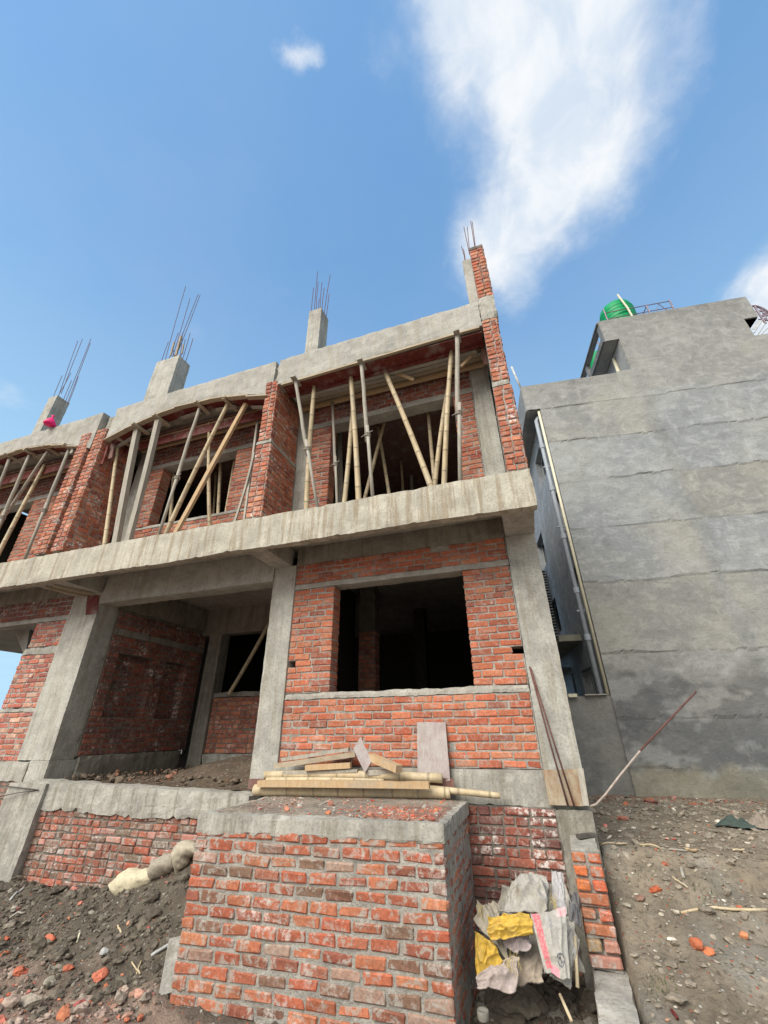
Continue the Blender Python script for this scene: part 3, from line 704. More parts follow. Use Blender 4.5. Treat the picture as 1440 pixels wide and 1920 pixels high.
# ================================================================== NEIGHBOUR
NC = Vector((1.397, 9.506, 0)); E1 = Vector((.992, .125, 0)).normalized(); E2 = Vector((-E1.y, E1.x, 0))
def NP(u, v, z): return NC + E1*u + E2*v + Vector((0, 0, z))
def fN(x, y, off=0.):
    d = ray(x, y); o = NC+E2*off; return d*(o.dot(E2)/(d.x*E2.x+d.y*E2.y))
NB = thing('neighbour_building', 'tall grey cement plastered building beside the unfinished brick row', 'building', NC+Vector((0, 0, -1.1)))
def nbox(mb, u0, u1, v0, v1, z0, z1, mi=0, c=(1, 1, 1)):
    vs = [NP(x, y, z) for x in (u0, u1) for y in (v0, v1) for z in (z0, z1)]
    mb.add(vs, [(0, 1, 3, 2), (4, 6, 7, 5), (0, 4, 5, 1), (2, 3, 7, 6), (0, 2, 6, 4), (1, 5, 7, 3)], mi, c)
LINES = [-.62, .17, 1.34, 2.80, 4.08, 5.36, 6.56, 7.72]
def lift(u, z):
    best = None
    for i, l_ in enumerate(LINES):
        zl = l_ - .03*(u-2)*(.4 if i > 5 else 0) + .05*n1(u, i*7.1, 0, 1.3) + .035*n1(u, i*3.3+40, 0, 4.5) + .018*n1(u, i*5.3+80, 0, 11)
        if z >= zl: best = (i, z-zl)
    return best if best else (-1, 1.)
def plate():
    mb = MB(); st = .045; us = np.arange(-.36, 9.9, st); zs = np.arange(-1.5, 10.80, st)
    def keep(u, z):
        if u < 0: return 7.73 <= z < 8.63
        if u < 2.2: return z < 8.63
        if u < 2.55: return z < 8.65 or 9.87 < z < 10.76
        if u < 5.77: return z < 10.76
        if u < 6.1: return z < 9.2 or 9.87 < z < 10.76
        return z < 9.2
    idx = {}
    def vid(i, k):
        if (i, k) in idx: return idx[(i, k)]
        u, z = us[i], zs[k]; l0, z0_ = lift(u, z+st*.5)
        if l0 >= 0 and z0_ < st and .1 < z0_+9: z = z+st*.5-z0_+.0004
        li, dz = lift(u, z)
        d = .020*math.exp(-dz/.3)*max(.22, .7+1.2*n1(u*.8, li*9, 0)) + .012*fbm(u*1.6, z*1.6, li*5, 3) if z < 8.3 else .01*fbm(u*2, z*2, 3, 3)
        if li < 0: d = .01
        pil = math.exp(-((u-2.62+.05*math.sin(z*3))/.16)**4)      # buried column showing through
        d += .006*pil
        idx[(i, k)] = len(mb.v); mb.v.append(tuple(NP(u, -d, z)))
        seg = 0 if u < 2.62+.04*math.sin(z*5) else 1
        h_ = math.sin((li*2+seg+3)*12.9898)*43758.5453; h_ -= math.floor(h_)
        tone = Vector((1.03, 1.0, .94)).lerp(Vector((.95, .975, 1.0)), sst(h_+.5*fbm(u*.7, z*.7, 5, 3), .2, .8))*(1.0+.16*(h_-.5))
        if z > 7.9: tone = Vector((.98, .97, .95))
        edge = 0
        tone = tone.lerp(Vector((.86, .87, .87)), .75*pil)
        # weather stains that belong to the wall's foot
        wv = sst(1.35-z+1.3*fbm(u*.9, z*1.1, 4, 5), .1, .8); wv *= .35+.65*sst(fbm(u*1.1+3, z*2.6, 9, 5)+.35*fbm(u*5, z*7, 2, 3)+.25*math.exp(-((z+.15)/.4)**2)*sst(u, .4, .9), -.08, .10)
        tone = tone.lerp(Vector((.42, .42, .43)), .85*wv)
        ft = sst(-.55-z+.25*fbm(u*2, 0, 2, 3), 0, .2); tone = tone.lerp(Vector((.92, .84, .62)), .65*ft)
        tp = .5*sst(z+.8*fbm(u*1.5, z*2, 8, 3), 7.9 if u < 2.2 else 10.1, 8.8 if u < 2.2 else 10.9); tone = tone.lerp(Vector((.62, .61, .60)), tp)
        mb.c.append(tuple(tone)); return idx[(i, k)]
    for i in range(len(us)-1):
        for k in range(len(zs)-1):
            if keep(us[i]+st/2, zs[k]+st/2): mb.f.append((vid(i, k), vid(i+1, k), vid(i+1, k+1), vid(i, k+1))); mb.mi.append(0)
    return mb.link('front_wall', 'plaster', NB)
plate()
G_ = (1.0, 1.04, 1.12)
SH = [(.45, 1.90, 6.25, 7.22), (.28, .78, 4.25, 5.30), (.28, .82, 2.20, 3.30), (3.1, 4.3, 4.45, 5.46), (3.1, 4.3, 2.42, 3.35), (1.02, 2.0, -.2, 1.20), (2.75, 3.1, -.5, 1.26)]
def sidew(m_):
    for (a, b, c_, d) in rects(.0, 9., -1.3, 7.72, SH): nbox(m_, .012, .24, a+.012, b, c_, d, c=G_)
part('side_wall', NB, 'plaster', sidew)
for (a, b, c_, d) in SH:
    fr = part('window', NB, 'frame_al', lambda m_: [nbox(m_, .17, .21, *q) for q in ((a, a+.05, c_, d), (b-.05, b, c_, d), (a+.05, b-.05, c_, c_+.05), (a+.05, b-.05, d-.05, d), ((a+b)/2-.02, (a+b)/2+.02, c_+.05, d-.05))])
    part('pane', fr, 'glass', lambda m_: nbox(m_, .185, .195, a+.05, b-.05, c_+.05, d-.05))
    if d < 1.3: part('grille', fr, 'frame_al', lambda m_: [nbox(m_, .06, .075, a+.05+k*(b-a-.1)/7, a+.062+k*(b-a-.1)/7, c_, d) for k in range(8)])
part('roof_band', NB, 'plaster', lambda m_: (nbox(m_, -.37, -.25, .03, 9, 7.73, 8.62, c=(.9, .9, .92)), nbox(m_, -.25, .25, .03, 9, 7.73, 7.86, c=(.7, .7, .72)), nbox(m_, -.25, 2.3, .03, .15, 7.86, 8.62)))
part('roof_slab', NB, 'plaster', lambda m_: (nbox(m_, .02, 9.8, .2, 9, 7.9, 8.05), nbox(m_, 2.55, 6.1, .03, 3.4, 9.87, 10.0)))
part('shade_ledge', NB, 'plaster', lambda m_: nbox(m_, -.50, .0, 1.15, 4.8, 1.78, 1.92, c=(1.0, .95, .8)))
part('shade_ledge', NB, 'plaster', lambda m_: nbox(m_, -.42, .0, 3.0, 4.8, 1.35, 1.43, c=(.8, .8, .8)))
lv = part('louvre_panel', NB, 'plaster', lambda m_: [nbox(m_, -.28, -.02, 3.5, 4.7, 2.0+k*.085, 2.025+k*.085, c=(.8, .82, .85)) for k in range(28)])
for q in ((2.56, 2.7, .03, 3.3, 8.0, 9.86), (2.22, 2.56, .03, 3.3, 9.87, 9.97), (5.6, 5.76, .03, 3.3, 8.0, 9.86), (5.76, 6.1, .03, 3.3, 9.87, 9.97)): part('upper_side_wall', NB, 'plaster', lambda m_: nbox(m_, *q))
def parap(m_):
    for q in ((.02, .22, 9.88, 10.75), (.22, 3.3, 9.88, 10.19), (.22, 3.3, 10.62, 10.75), (1.62, 1.76, 10.19, 10.62), (3.1, 3.3, 10.19, 10.62)): nbox(m_, 2.20, 2.32, *q, c=(.75, .76, .78))
    for k in range(3): nbox(m_, 2.18, 2.199, .3+k*.62, .8+k*.62, 9.95, 10.14, c=(.55, .55, .57))
    nbox(m_, 2.15, 2.199, .02, 3.3, 10.66, 10.70, c=(.6, .6, .62)); nbox(m_, 2.15, 2.199, .02, 3.3, 9.90, 9.93, c=(.6, .6, .62))
part('roof_parapet', NB, 'plaster', parap)
part('roof_parapet', NB, 'plaster', lambda m_: (nbox(m_, 2.33, 6.1, .02, .14, 9.88, 10.75), nbox(m_, 6.0, 6.1, .14, 3.3, 9.97, 10.75)))
def npipe(name, mat, pts, r_, lab=None):
    m_ = MB(); tube(m_, pts, r_, 10); o = m_.link(name, mat, NB, True)
    if lab: o['label'] = lab
    return o
dp = npipe('drain_pipe', 'pipe', [NP(-.05, .20, 7.60), NP(-.14, .12, 7.42), NP(-.14, .12, -1.0)], .05)
for z in (6.5, 5.2, 3.9, 2.6, 1.6): part('pipe_collar', dp, 'pipe', lambda m_: tube(m_, [NP(-.14, .12, z), NP(-.14, .12, z+.12)], .064, 10))
for z in (5.9, 4.2, 2.2): part('pipe_bracket', dp, 'pipe', lambda m_: nbox(m_, -.23, .01, .10, .14, z, z+.03))
npipe('drain_pipe', 'cream', [NP(-.035, .05, 7.68), NP(-.035, .05, .56)], .034)
npipe('drain_pipe', 'cream', [NP(2.52, .55, 9.7), NP(2.52, .55, 8.2)], .045)
npipe('roof_post', 'frame_al', [NP(-.33, .1, 8.55), NP(-.47, .1, 9.55)], .03)
# boundary wall and water tanks
bw = MB(); 
for (a, b) in ((-6.0, .12),): 
    vs0 = len(bw.v); rbox(bw, a, b, .03, .16, -1.4, .55, .12, .006, 0, .004, fn=lambda q: NP(q.x, q.y, q.z), c=(.72, .71, .68))
tag(bw.link('boundary_wall', 'plaster'), 'low damp grey plastered boundary wall between brick row and tall grey building', 'wall')
m_ = MB(); vs = [NP(-.78, -.02, .56), NP(-.55, .05, .56)]; obox(m_, vs[0], NP(-.62, -.02, .56)+Vector((0, 0, .0)), .1, .06)
tag(m_.link('loose_brick', 'cream'), 'small pale brick lying on the damp boundary wall', 'brick')
m_ = MB(); obox(m_, NP(-.48, 0, .565), NP(-.08, .02, .565), .12, .02); tag(m_.link('wood_offcut', 'greywood'), 'thin flat board lying along the top of the boundary wall', 'board')
def lathe(mb, ctr, prof, n=28, c=(1, 1, 1)):
    vs = []; ctr = Vector(ctr)
    for (r_, z) in prof:
        for k in range(n): vs.append(ctr+Vector((r_*math.cos(2*math.pi*k/n), r_*math.sin(2*math.pi*k/n), z)))
    fs = [tuple(range(n))[::-1]]
    for i in range(len(prof)-1):
        for k in range(n): fs.append((n*i+k, n*i+(k+1) % n, n*(i+1)+(k+1) % n, n*(i+1)+k))
    fs.append(tuple(range(n*(len(prof)-1), n*len(prof))))
    mb.add(vs, fs, 0, c)
def tank(ctr, r_, h_, lab):
    t_ = thing('water_tank', lab, 'water tank', ctr, 'green water tanks on the grey building')
    prof = [(r_*.96, 0), (r_, .03)]; nrib = 9
    for k in range(nrib):
        z0 = .05+(h_*.74-.05)*k/nrib; z1 = .05+(h_*.74-.05)*(k+1)/nrib; d = z1-z0
        prof += [(r_, z0+d*.15), (r_*1.035, z0+d*.35), (r_*1.035, z0+d*.65), (r_, z0+d*.85)]
    for k in range(7): a = k/6*math.pi/2; prof.append((r_*(math.cos(a)*.72+.26 if k < 6 else .26), h_*(.76+.17*math.sin(a))))
    if ctr.z > 10.3 and 'glimpsed' in lab: part('stand_block', t_, 'conc', lambda m_: box(m_, ctr.x-.3, ctr.x+.3, ctr.y-.3, ctr.y+.3, 8.06, ctr.z-.002))
    part('tank_body', t_, 'green', lambda m_: lathe(m_, ctr, prof), True)
    part('lid', t_, 'green', lambda m_: lathe(m_, ctr+Vector((0, 0, h_*.93)), [(r_*.25, 0), (r_*.25, .07), (r_*.2, .1)], 20))
tank(NP(3.62, 1.50, 11.30), .52, 1.85, 'large ribbed green water tank standing on steel frame above grey roof')
pt = fN(1116, 668, 3.6); tank(pt-Vector((0, 0, 1.0)), .36, 1.15, 'green water tank glimpsed through the slot in the side parapet')
ts = thing('tank_stand', 'rusty metal railing frame around the green water tank on grey roof', 'metal frame', NP(3.5, 1.45, 10.0))
for (u, v, zt) in ((2.98, .92, 12.35), (4.25, .92, 12.2), (2.98, 1.98, 12.2), (4.25, 1.98, 12.2), (4.95, .92, 12.25)): part('post', ts, 'metal', lambda m_: tube(m_, [NP(u, v, 10.0), NP(u, v, zt)], .022, 6))
part('deck', ts, 'metal', lambda m_: nbox(m_, 2.95, 5.0, .9, 2.02, 11.27, 11.33))
for z in (11.55, 11.85, 12.15): part('rail', ts, 'metal', lambda m_: (tube(m_, [NP(2.96, .92, z), NP(4.97, .92, z+.04)], .016, 6), tube(m_, [NP(4.25, .92, z), NP(4.25, 1.98, z)], .014, 6)))
part('brace', ts, 'metal', lambda m_: (tube(m_, [NP(4.27, .92, 11.4), NP(4.6, .92, 12.15), NP(4.93, .92, 11.4)], .014, 6),))
part('strap', ts, 'cream', lambda m_: tube(m_, [NP(3.58, .93, 12.95), NP(3.68, .90, 12.2), NP(3.72, .88, 11.3), NP(3.72, .88, 10.9)], .03, 6))
gr_ = thing('roof_grille', 'ornamental arched steel grille at the right end of grey roof', 'grille', fN(1425, 640, 1.2))
def gp(x, y): return fN(1340+x/14.4, 540+y/14.4, 1.2)
part('arch_bar', gr_, 'metal', lambda m_: (tube(m_, [gp(*p) for p in ((1010, 495), (1080, 485), (1180, 510), (1300, 560), (1440, 650), (1560, 760))], .035, 6), tube(m_, [gp(*p) for p in ((1085, 500), (1200, 700), (1300, 850), (1380, 960))], .03, 6), tube(m_, [gp(*p) for p in ((1180, 850), (1290, 850), (1440, 880), (1560, 920))], .022, 6)))
for cx_, cy_, rr_ in ((1260, 600, 55), (1340, 660, 60), (1400, 720, 50), (1310, 740, 40), (1380, 820, 40), (1140, 620, 30)):
    part('scroll', gr_, 'metal', lambda m_: tube(m_, [gp(cx_+rr_*(1-k/22)*math.cos(k*.55), cy_+rr_*(1-k/22)*math.sin(k*.55)) for k in range(18)], .016, 5))
part('slat_panel', gr_, 'frame_al', lambda m_: [tube(m_, [gp(1170+k*22, 850), gp(1000+k*22, 1120)], .008, 4) for k in range(6)] + [tube(m_, [gp(1290, 860), gp(1060, 1210)], .018, 5), tube(m_, [gp(1360, 960), gp(1150, 1280)], .018, 5), tube(m_, [gp(1440, 1080), gp(1220, 1290)], .018, 5)])

# ================================================================== BRICK PLATFORM in front
BL_, BR_ = Vector((-3.075, 3.845, 0)), Vector((-.852, 3.950, 0)); BU = (BR_-BL_).normalized(); BN = Vector((BU.y, -BU.x, 0))
PT = thing('brick_platform', 'large rough brick platform with crumbling cement top standing in front of the window bay', 'brick platform', (-2, 4.5, -1.9))
def plbody(m_):
    ftop = -.765
    vs = [(BL_.x, BL_.y, -2.25), (BR_.x, BR_.y, -2.25), (BR_.x, 5.24, -2.25), (BL_.x, 5.24, -2.25)]; vs += [(x, y, ftop) for x, y, z in vs]
    m_.add(vs, [(0, 1, 5, 4), (1, 2, 6, 5), (2, 3, 7, 6), (3, 0, 4, 7), (4, 5, 6, 7)], 0)
    brickface(m_, BL_+Vector((0, 0, -2.23)), BU, BN, (BR_-BL_).length, -2.23, -.745, 'block', row=.0872, bl=.231, joint=.0205, proud=.010, jit=.0058, headers=False, endwall=(True, True), endfull=.115)
    brickface(m_, BL_+Vector((0, 0, -2.23)), (0, 1, 0), (-1, 0, 0), 5.0-BL_.y, -2.23, -.76, 'block', row=.0872, bl=.228, joint=.02, proud=.006, jit=.006)
part('brick_body', PT, ['mortar', 'brick_block'], plbody)
part('side_bricks', PT, ['mortar', 'brick_buried'], lambda m_: (rbox(m_, BR_.x-.05, BR_.x+.004, BR_.y+.02, 5.24, -2.23, -.77, .035, .006), brickface(m_, BR_+Vector((0, 0, -2.23)), (0, 1, 0), (1, 0, 0), 5.24-BR_.y, -2.23, -.76, 'block', row=.0872, bl=.228, joint=.026, proud=.006, jit=.007, headers='mix')))
def capf(m_):
    def f(q):
        t_ = (q.x+3.075)/2.223; k = sst(5.2-q.y, 0, 1.3)
        return Vector((q.x+(.0 if q.x > -2 else -.02*0), q.y+.105*t_*k, q.z))
    rbox(m_, -3.095, -.832, 3.83, 5.24, -.80, -.655, .032, .008, .040, .010, f)
part('cement_cap', PT, 'conc_rough', capf)
def grit(m_):
    # brick dust and grit spread over the top, thicker towards the right front
    nx_, ny_ = 70, 40; vs = []; cs = []
    for j in range(ny_+1):
        for i in range(nx_+1):
            x = -3.06+2.2*i/nx_; t_ = (x+3.06)/2.2; y = 3.88+.1*t_+(1.32-.1*t_)*j/ny_
            e = min(i, nx_-i, j, ny_-j)/4; z = -.658 + (.014+.014*fbm(x*5, y*5, 1, 4)+.012*abs(n1(x, y, 1, 18)))*min(1, e) - (.008 if e < .5 else 0)
            r_ = sst(fbm(x*2.2, y*2.2, 4, 3)+.9*math.exp(-((x+1.25)/.45)**2-((y-4.25)/.35)**2), .02, .5)
            vs.append((x, y, z)); cs.append(tuple(Vector((.30, .26, .215)).lerp(Vector((.40, .20, .145)), r_*.7)))
    m_.add(vs, [(j*(nx_+1)+i, j*(nx_+1)+i+1, (j+1)*(nx_+1)+i+1, (j+1)*(nx_+1)+i) for j in range(ny_) for i in range(nx_)], 0, cs)
part('brick_dust', PT, 'soil', grit, True)['kind'] = 'stuff'

# rock / chip scatter
_ico = None
def icov():
    t_ = (1+5**.5)/2; v = [(-1, t_, 0), (1, t_, 0), (-1, -t_, 0), (1, -t_, 0), (0, -1, t_), (0, 1, t_), (0, -1, -t_), (0, 1, -t_), (t_, 0, -1), (t_, 0, 1), (-t_, 0, -1), (-t_, 0, 1)]
    f = [(0, 11, 5), (0, 5, 1), (0, 1, 7), (0, 7, 10), (0, 10, 11), (1, 5, 9), (5, 11, 4), (11, 10, 2), (10, 7, 6), (7, 1, 8), (3, 9, 4), (3, 4, 2), (3, 2, 6), (3, 6, 8), (3, 8, 9), (4, 9, 5), (2, 4, 11), (6, 2, 10), (8, 6, 7), (9, 8, 1)]
    v = np.array(v, float); v /= np.linalg.norm(v[0]); v = list(v); mid = {}; nf = []
    def m2(a, b):
        k = (min(a, b), max(a, b))
        if k not in mid: p = v[a]+v[b]; mid[k] = len(v); v.append(p/np.linalg.norm(p))
        return mid[k]
    for a, b, c_ in f:
        ab, bc, ca = m2(a, b), m2(b, c_), m2(c_, a); nf += [(a, ab, ca), (b, bc, ab), (c_, ca, bc), (ab, bc, ca)]
    return np.array(v), nf
IV, IF = icov(); IV0, IF0 = IV[:12], [(0, 11, 5), (0, 5, 1), (0, 1, 7), (0, 7, 10), (0, 10, 11), (1, 5, 9), (5, 11, 4), (11, 10, 2), (10, 7, 6), (7, 1, 8), (3, 9, 4), (3, 4, 2), (3, 2, 6), (3, 6, 8), (3, 8, 9), (4, 9, 5), (2, 4, 11), (6, 2, 10), (8, 6, 7), (9, 8, 1)]
def rock(mb, p, s_, c, big=False, flat=.7):
    V, F = (IV, IF) if big else (IV0, IF0)
    q = V*rng.uniform(.72, 1.22, (len(V), 1))
    sc = np.array([rng.uniform(.7, 1.35), rng.uniform(.7, 1.35), rng.uniform(flat*.7, flat*1.2)])*s_
    a = rng.uniform(0, 6.28); R = np.array([[math.cos(a), -math.sin(a), 0], [math.sin(a), math.cos(a), 0], [0, 0, 1]]); b = rng.normal(0, .35)
    R2 = np.array([[1, 0, 0], [0, math.cos(b), -math.sin(b)], [0, math.sin(b), math.cos(b)]])
    q = (q*sc)@(R@R2).T + np.array(p); mb.add(q.tolist(), F, 0, c)
clods = MB()
def soilc(k=1.): 
    r_ = random.random(); g = random.uniform(.7, 1.25)*k
    c_ = (.125, .107, .084) if r_ < .82 else ((.17, .15, .12) if r_ < .96 else (.27, .25, .21)); return tuple(x*g for x in c_)
redc = lambda: tuple(x*random.uniform(.75, 1.2) for x in random.choice([(.42, .13, .08), (.36, .11, .07), (.46, .2, .14)]))
for _ in range(9000):
    x = random.uniform(-6.9, -3.1); y = random.uniform(2.5, 5.05)
    s_ = min(.07, random.lognormvariate(-4.55, .65)); z = gh(x, y)
    near = sst(4.0-y+.4*n1(x, y, 0, 2), 0, .6); c_ = redc() if random.random() < .025+.14*near else soilc()
    if random.random() < near*.75: c_ = random.choice([(.30, .22, .18), (.36, .28, .23), (.26, .22, .18), (.34, .2, .15)])
    rock(clods, (x, y, z+s_*.15), s_, c_, s_ > .03)
for _ in range(7500):
    x = random.uniform(.37, 4.6); y = random.uniform(3.3, 9.3)
    s_ = min(.055, random.lognormvariate(-4.45, .6)); z = gh(x, y)
    c_ = redc() if random.random() < .03+.3*sst(y, 7.8, 9)*(x < 3.2) else tuple(q*2.0 for q in soilc())
    rock(clods, (x, y, z+s_*.1), s_, c_, s_ > .03, .5)
for _ in range(700):
    x = random.uniform(-.83, .05); y = random.uniform(3.6, 5.2); s_ = min(.09, random.lognormvariate(-3.8, .6)); rock(clods, (x, y, gh(x, y)+s_*.2), s_, soilc(.85), s_ > .03)
tag(clods.link('soil_clods', 'clod'), kind='stuff')
mb = MB()
for _ in range(1300):
    if random.random() < .6: x = random.gauss(-1.3, .28); y = random.gauss(4.25, .2)
    else: x = random.uniform(-3.0, -.95); y = random.uniform(4.0, 5.1)
    if not (-3.0 < x < -.9 and 3.96 < y < 5.15): continue
    s_ = min(.03, random.lognormvariate(-4.9, .5)); rock(mb, (x, y, -.645+s_*.2), s_, redc() if random.random() < (.8 if x > -2 else .35) else (.36, .33, .29), False, .6)
tag(mb.link('brick_chips', 'clod'), kind='stuff')
for _ in range(1): pass
mb = MB()
for _ in range(500):
    x = random.uniform(-7.1, -3.7); y = random.uniform(5.45, 7.8); s_ = min(.06, random.lognormvariate(-4., .6)); rock(mb, (x, y, -.60+.15*math.exp(-((x+4.4)/1.0)**2-((y-6.4)/.6)**2)+s_*.1), s_, (.13, .10, .075) if random.random() < .85 else (.3, .15, .1), s_ > .03)
tag(mb.link('room_rubble', 'clod'), kind='stuff')
def chunk(mb, p, s_, c, flat):
    V, F = IV, IF
    for _ in range(2 if s_ > .06 else 1):
        mid = {}; V = list(V); nf = []
        def m2(a, b):
            k = (min(a, b), max(a, b))
            if k not in mid: q = V[a]+V[b]; mid[k] = len(V); V.append(q/np.linalg.norm(q))
            return mid[k]
        for a, b, c_ in F: ab, bc, ca = m2(a, b), m2(b, c_), m2(c_, a); nf += [(a, ab, ca), (b, bc, ab), (c_, ca, bc), (ab, bc, ca)]
        V, F = np.array(V), nf
    sd_ = random.uniform(0, 90); out = []; sc = (random.uniform(.85, 1.25), random.uniform(.6, .9), flat*random.uniform(.7, 1))
    planes = [Vector((random.gauss(0, 1), random.gauss(0, 1), random.gauss(0, 1))).normalized() for _ in range(7)]
    for v in V:
        v = Vector(v); r_ = 1.
        for pl in planes:
            d = v.dot(pl)
            if d > .62: r_ = min(r_, .62/d)
        r_ += .10*n1(v.x+sd_, v.y, v.z, 2.5)+.05*n1(v.x+sd_, v.y, v.z, 7.)
        out.append(Vector((v.x*sc[0], v.y*sc[1], v.z*sc[2]))*r_*s_*1.15+Vector(p))
    mb.add(out, F, 0, c)
def frag(name, px, py, s_, c, lab, cat, z=None, flat=.75, kind=None):
    s_ *= .8; m_ = MB(); p = ghit(px, py) if z is None else aZ(px, py, z); chunk(m_, p+Vector((0, 0, s_*.2)), s_, c, flat); tag(m_.link(name, 'clod'), lab, cat)
bc = (.42, .13, .075)
frag('brick_fragment', 90, 1765, .075, bc, 'rounded red brick lump on the dark soil heap, far left', 'brick fragment')
frag('brick_fragment', 185, 1835, .085, (.5, .16, .1), 'bright red broken brick half buried in the middle of the soil heap', 'brick fragment')
frag('brick_fragment', 35, 1828, .08, bc, 'red brick piece near the lower left edge of the soil heap', 'brick fragment')
frag('brick_fragment', 98, 1815, .035, bc, 'small flat orange brick chip on the soil heap', 'brick fragment')
frag('brick_fragment', 260, 1868, .05, (.45, .25, .19), 'pinkish brick stub lying below the leaning slab on soil heap', 'brick fragment')
frag('brick_fragment', 408, 1900, .05, (.5, .15, .06), 'upright orange brick chip at the foot of the brick platform', 'brick fragment')
frag('brick_fragment', 1308, 1778, .07, (.38, .12, .06), 'larger of two broken brick pieces side by side on the right ground', 'brick fragment')
frag('brick_fragment', 1330, 1790, .05, (.46, .15, .07), 'smaller orange piece touching the larger broken brick on the right ground', 'brick fragment')
frag('brick_fragment', 1168, 1537, .06, (.36, .15, .11), 'brick cube fragment on the ground near the column foot, right side', 'brick fragment')
frag('brick_fragment', 1395, 1758, .045, (.5, .2, .1), 'pale orange brick chip by the long stick on the right ground', 'brick fragment')
frag('brick_fragment', 1202, 1692, .05, (.25, .15, .11), 'dull brown brick fragment on grey cement dust right of the low wall', 'brick fragment')
frag('brick_fragment', 620, 1508, .045, (.36, .16, .12), 'brownish broken brick on the platform top beside an orange lump', 'brick fragment', -.63)
frag('brick_fragment', 615, 1525, .032, (.55, .17, .08), 'orange brick lump in front of the brownish piece on platform top', 'brick fragment', -.64)
frag('brick_fragment', 538, 1518, .035, (.52, .22, .14), 'salmon brick lump on the left part of the platform top', 'brick fragment', -.64)
frag('brick_fragment', 1000, 1850, .045, (.5, .12, .05), 'bright orange brick chip tucked beneath the old cement sacks', 'brick fragment')
frag('soil_boulder', 975, 1895, .20, (.16, .14, .11), 'big muddy lump of earth below the old sacks', 'boulder', None, .8)
frag('stone', 95, 1845, .07, (.27, .25, .2), 'pale grey clod in the middle of the soil heap', 'stone')
frag('stone', 55, 1885, .10, (.3, .26, .21), 'long pale stone on the rubble at the bottom left corner', 'stone')
frag('stone', 195, 1790, .05, (.3, .3, .29), 'small bluish grey stone above the bright red brick on soil heap', 'stone')
m_ = MB(); obox(m_, ghit(325, 1870)+Vector((0, 0, .02)), ghit(335, 1800)+Vector((.02, -.02, .14)), .22, .045, (.5, -.8, .4)); tag(m_.link('broken_slab', 'conc_rough'), 'flat grey cement slab leaning on the left foot of the brick platform', 'slab')
# ================================================================== LOW WALL on the right
LW = thing('low_wall', 'narrow cement topped brick wall stepping down from the column foot towards the camera', 'low wall', (.2, 4.7, -1.9))
def lx(y): return .113-.055*(5.3-y)/1.3           # its left edge; the wall is a little askew
def lsh(q): return Vector((q.x+lx(q.y), q.y, q.z))
part('wall_top', LW, 'conc_rough', lambda m_: rbox(m_, .0, .222, 4.74, 5.22, -2.2, -.905, .04, .007, 0, .014, lsh))
part('wall_foot', LW, 'conc_band', lambda m_: rbox(m_, .0, .245, 1.6, 4.70, -2.3, -1.615, .045, .009, 0, .012, lsh))
def steps(m_):
    kinds = ['S', 'H', 'S', 'H', 'S', 'H', 'H', 'H']; C = []; H = []; K = []
    rh = .0855
    for k, ty in enumerate(kinds):
        z = -1.60+(k+.5)*rh; yf = 4.60+k*.014; x0 = lx(yf)
        colr = (.34, .20, .13) if k < 2 else ((.42, .14, .08) if k < 5 else (.50, .16, .07))
        if ty == 'S': C.append((x0+.113, yf+.07, z)); H.append((.112, .07, rh/2-.008)); K.append(tuple(c*random.uniform(.85, 1.1) for c in colr))
        else:
            for j in (0, 1): C.append((x0+.052+j*.122, yf+.09+random.uniform(-.012, .004), z)); H.append((.050, .1, rh/2-.011)); K.append(tuple(c*random.uniform(.8, 1.15) for c in colr))
    boxes(m_, C, H, (1, 0, 0), (0, -1, 0), K, 1, .0035)
    for k in range(8):
        z = -1.60+k*rh; yf = 4.615+k*.014; rbox(m_, .006, .218, yf, 4.75, z-.012, z+.012, .03, .005, fn=lsh)
    rbox(m_, .008, .216, 4.70, 4.745, -1.6, -.92, .04, .004, fn=lsh)
    wallY(m_, .20, 4.75, 5.2, -2.1, -.93, 'block'); 
part('stepped_bricks', LW, ['mortar', 'brick_block'], steps)
m_ = MB(); p = aZ(1100, 1567, -.88); tag_p = p
obox(m_, aZ(1083, 1568, -.885), aZ(1114, 1565, -.885), .05, .03); tag(m_.link('dark_gap_tile', 'wire'), 'small dark tile lying on top of the low wall by column foot', 'tile')

# ================================================================== THINGS ON THE PLATFORM
def bamboo(mb, p0, p1, r0, r1=None, n=10, bend=.01, tone=(1, 1, 1), nodes=None):
    p0, p1 = Vector(p0), Vector(p1); r1 = r1 or r0*.85; L = (p1-p0).length; d = (p1-p0)/L
    a = d.orthogonal().normalized(); bv = (a*random.uniform(-1, 1)+d.cross(a)*random.uniform(-1, 1))*bend
    gap = random.uniform(.28, .36); off = random.uniform(.05, .25); ks = [0.]; mk = [0]
    x = off
    while x < L-.03:
        for dx, k in ((-.02, 0), (-.006, 1), (.003, 2), (.012, 1), (.03, 0)): 
            if 0 < x+dx < L: ks.append(x+dx); mk.append(k)
        x += gap*random.uniform(.9, 1.1)
    ks.append(L); mk.append(0)
    pts, rad, cs = [], [], []
    for s_, k in zip(ks, mk):
        t_ = s_/L; r_ = r0+(r1-r0)*t_
        pts.append(p0.lerp(p1, t_)+bv*math.sin(t_*math.pi)*L); rad.append(r_*(1.0, 1.05, 1.09)[k])
        kk = (1., .8, .45)[k]*random.uniform(.93, 1.07); cs.append(tuple(c*kk for c in tone))
    tube(mb, pts, rad, n, 0, cs)
def bthing(name, p0, p1, r0, lab, cat, group=None, tone=(1, 1, 1), r1=None, mat='bamboo', extra=None, bend=.006):
    m_ = MB(); bamboo(m_, p0, p1, r0, r1, 12, bend, tone)
    if extra: extra(m_)
    return tag(m_.link(name, mat, None, True), lab, cat, group)
PZ = -.645
def lie(px, py, dz): return aZ(px, py, PZ+dz)
GP = 'timber and bamboo heaped on the brick platform'
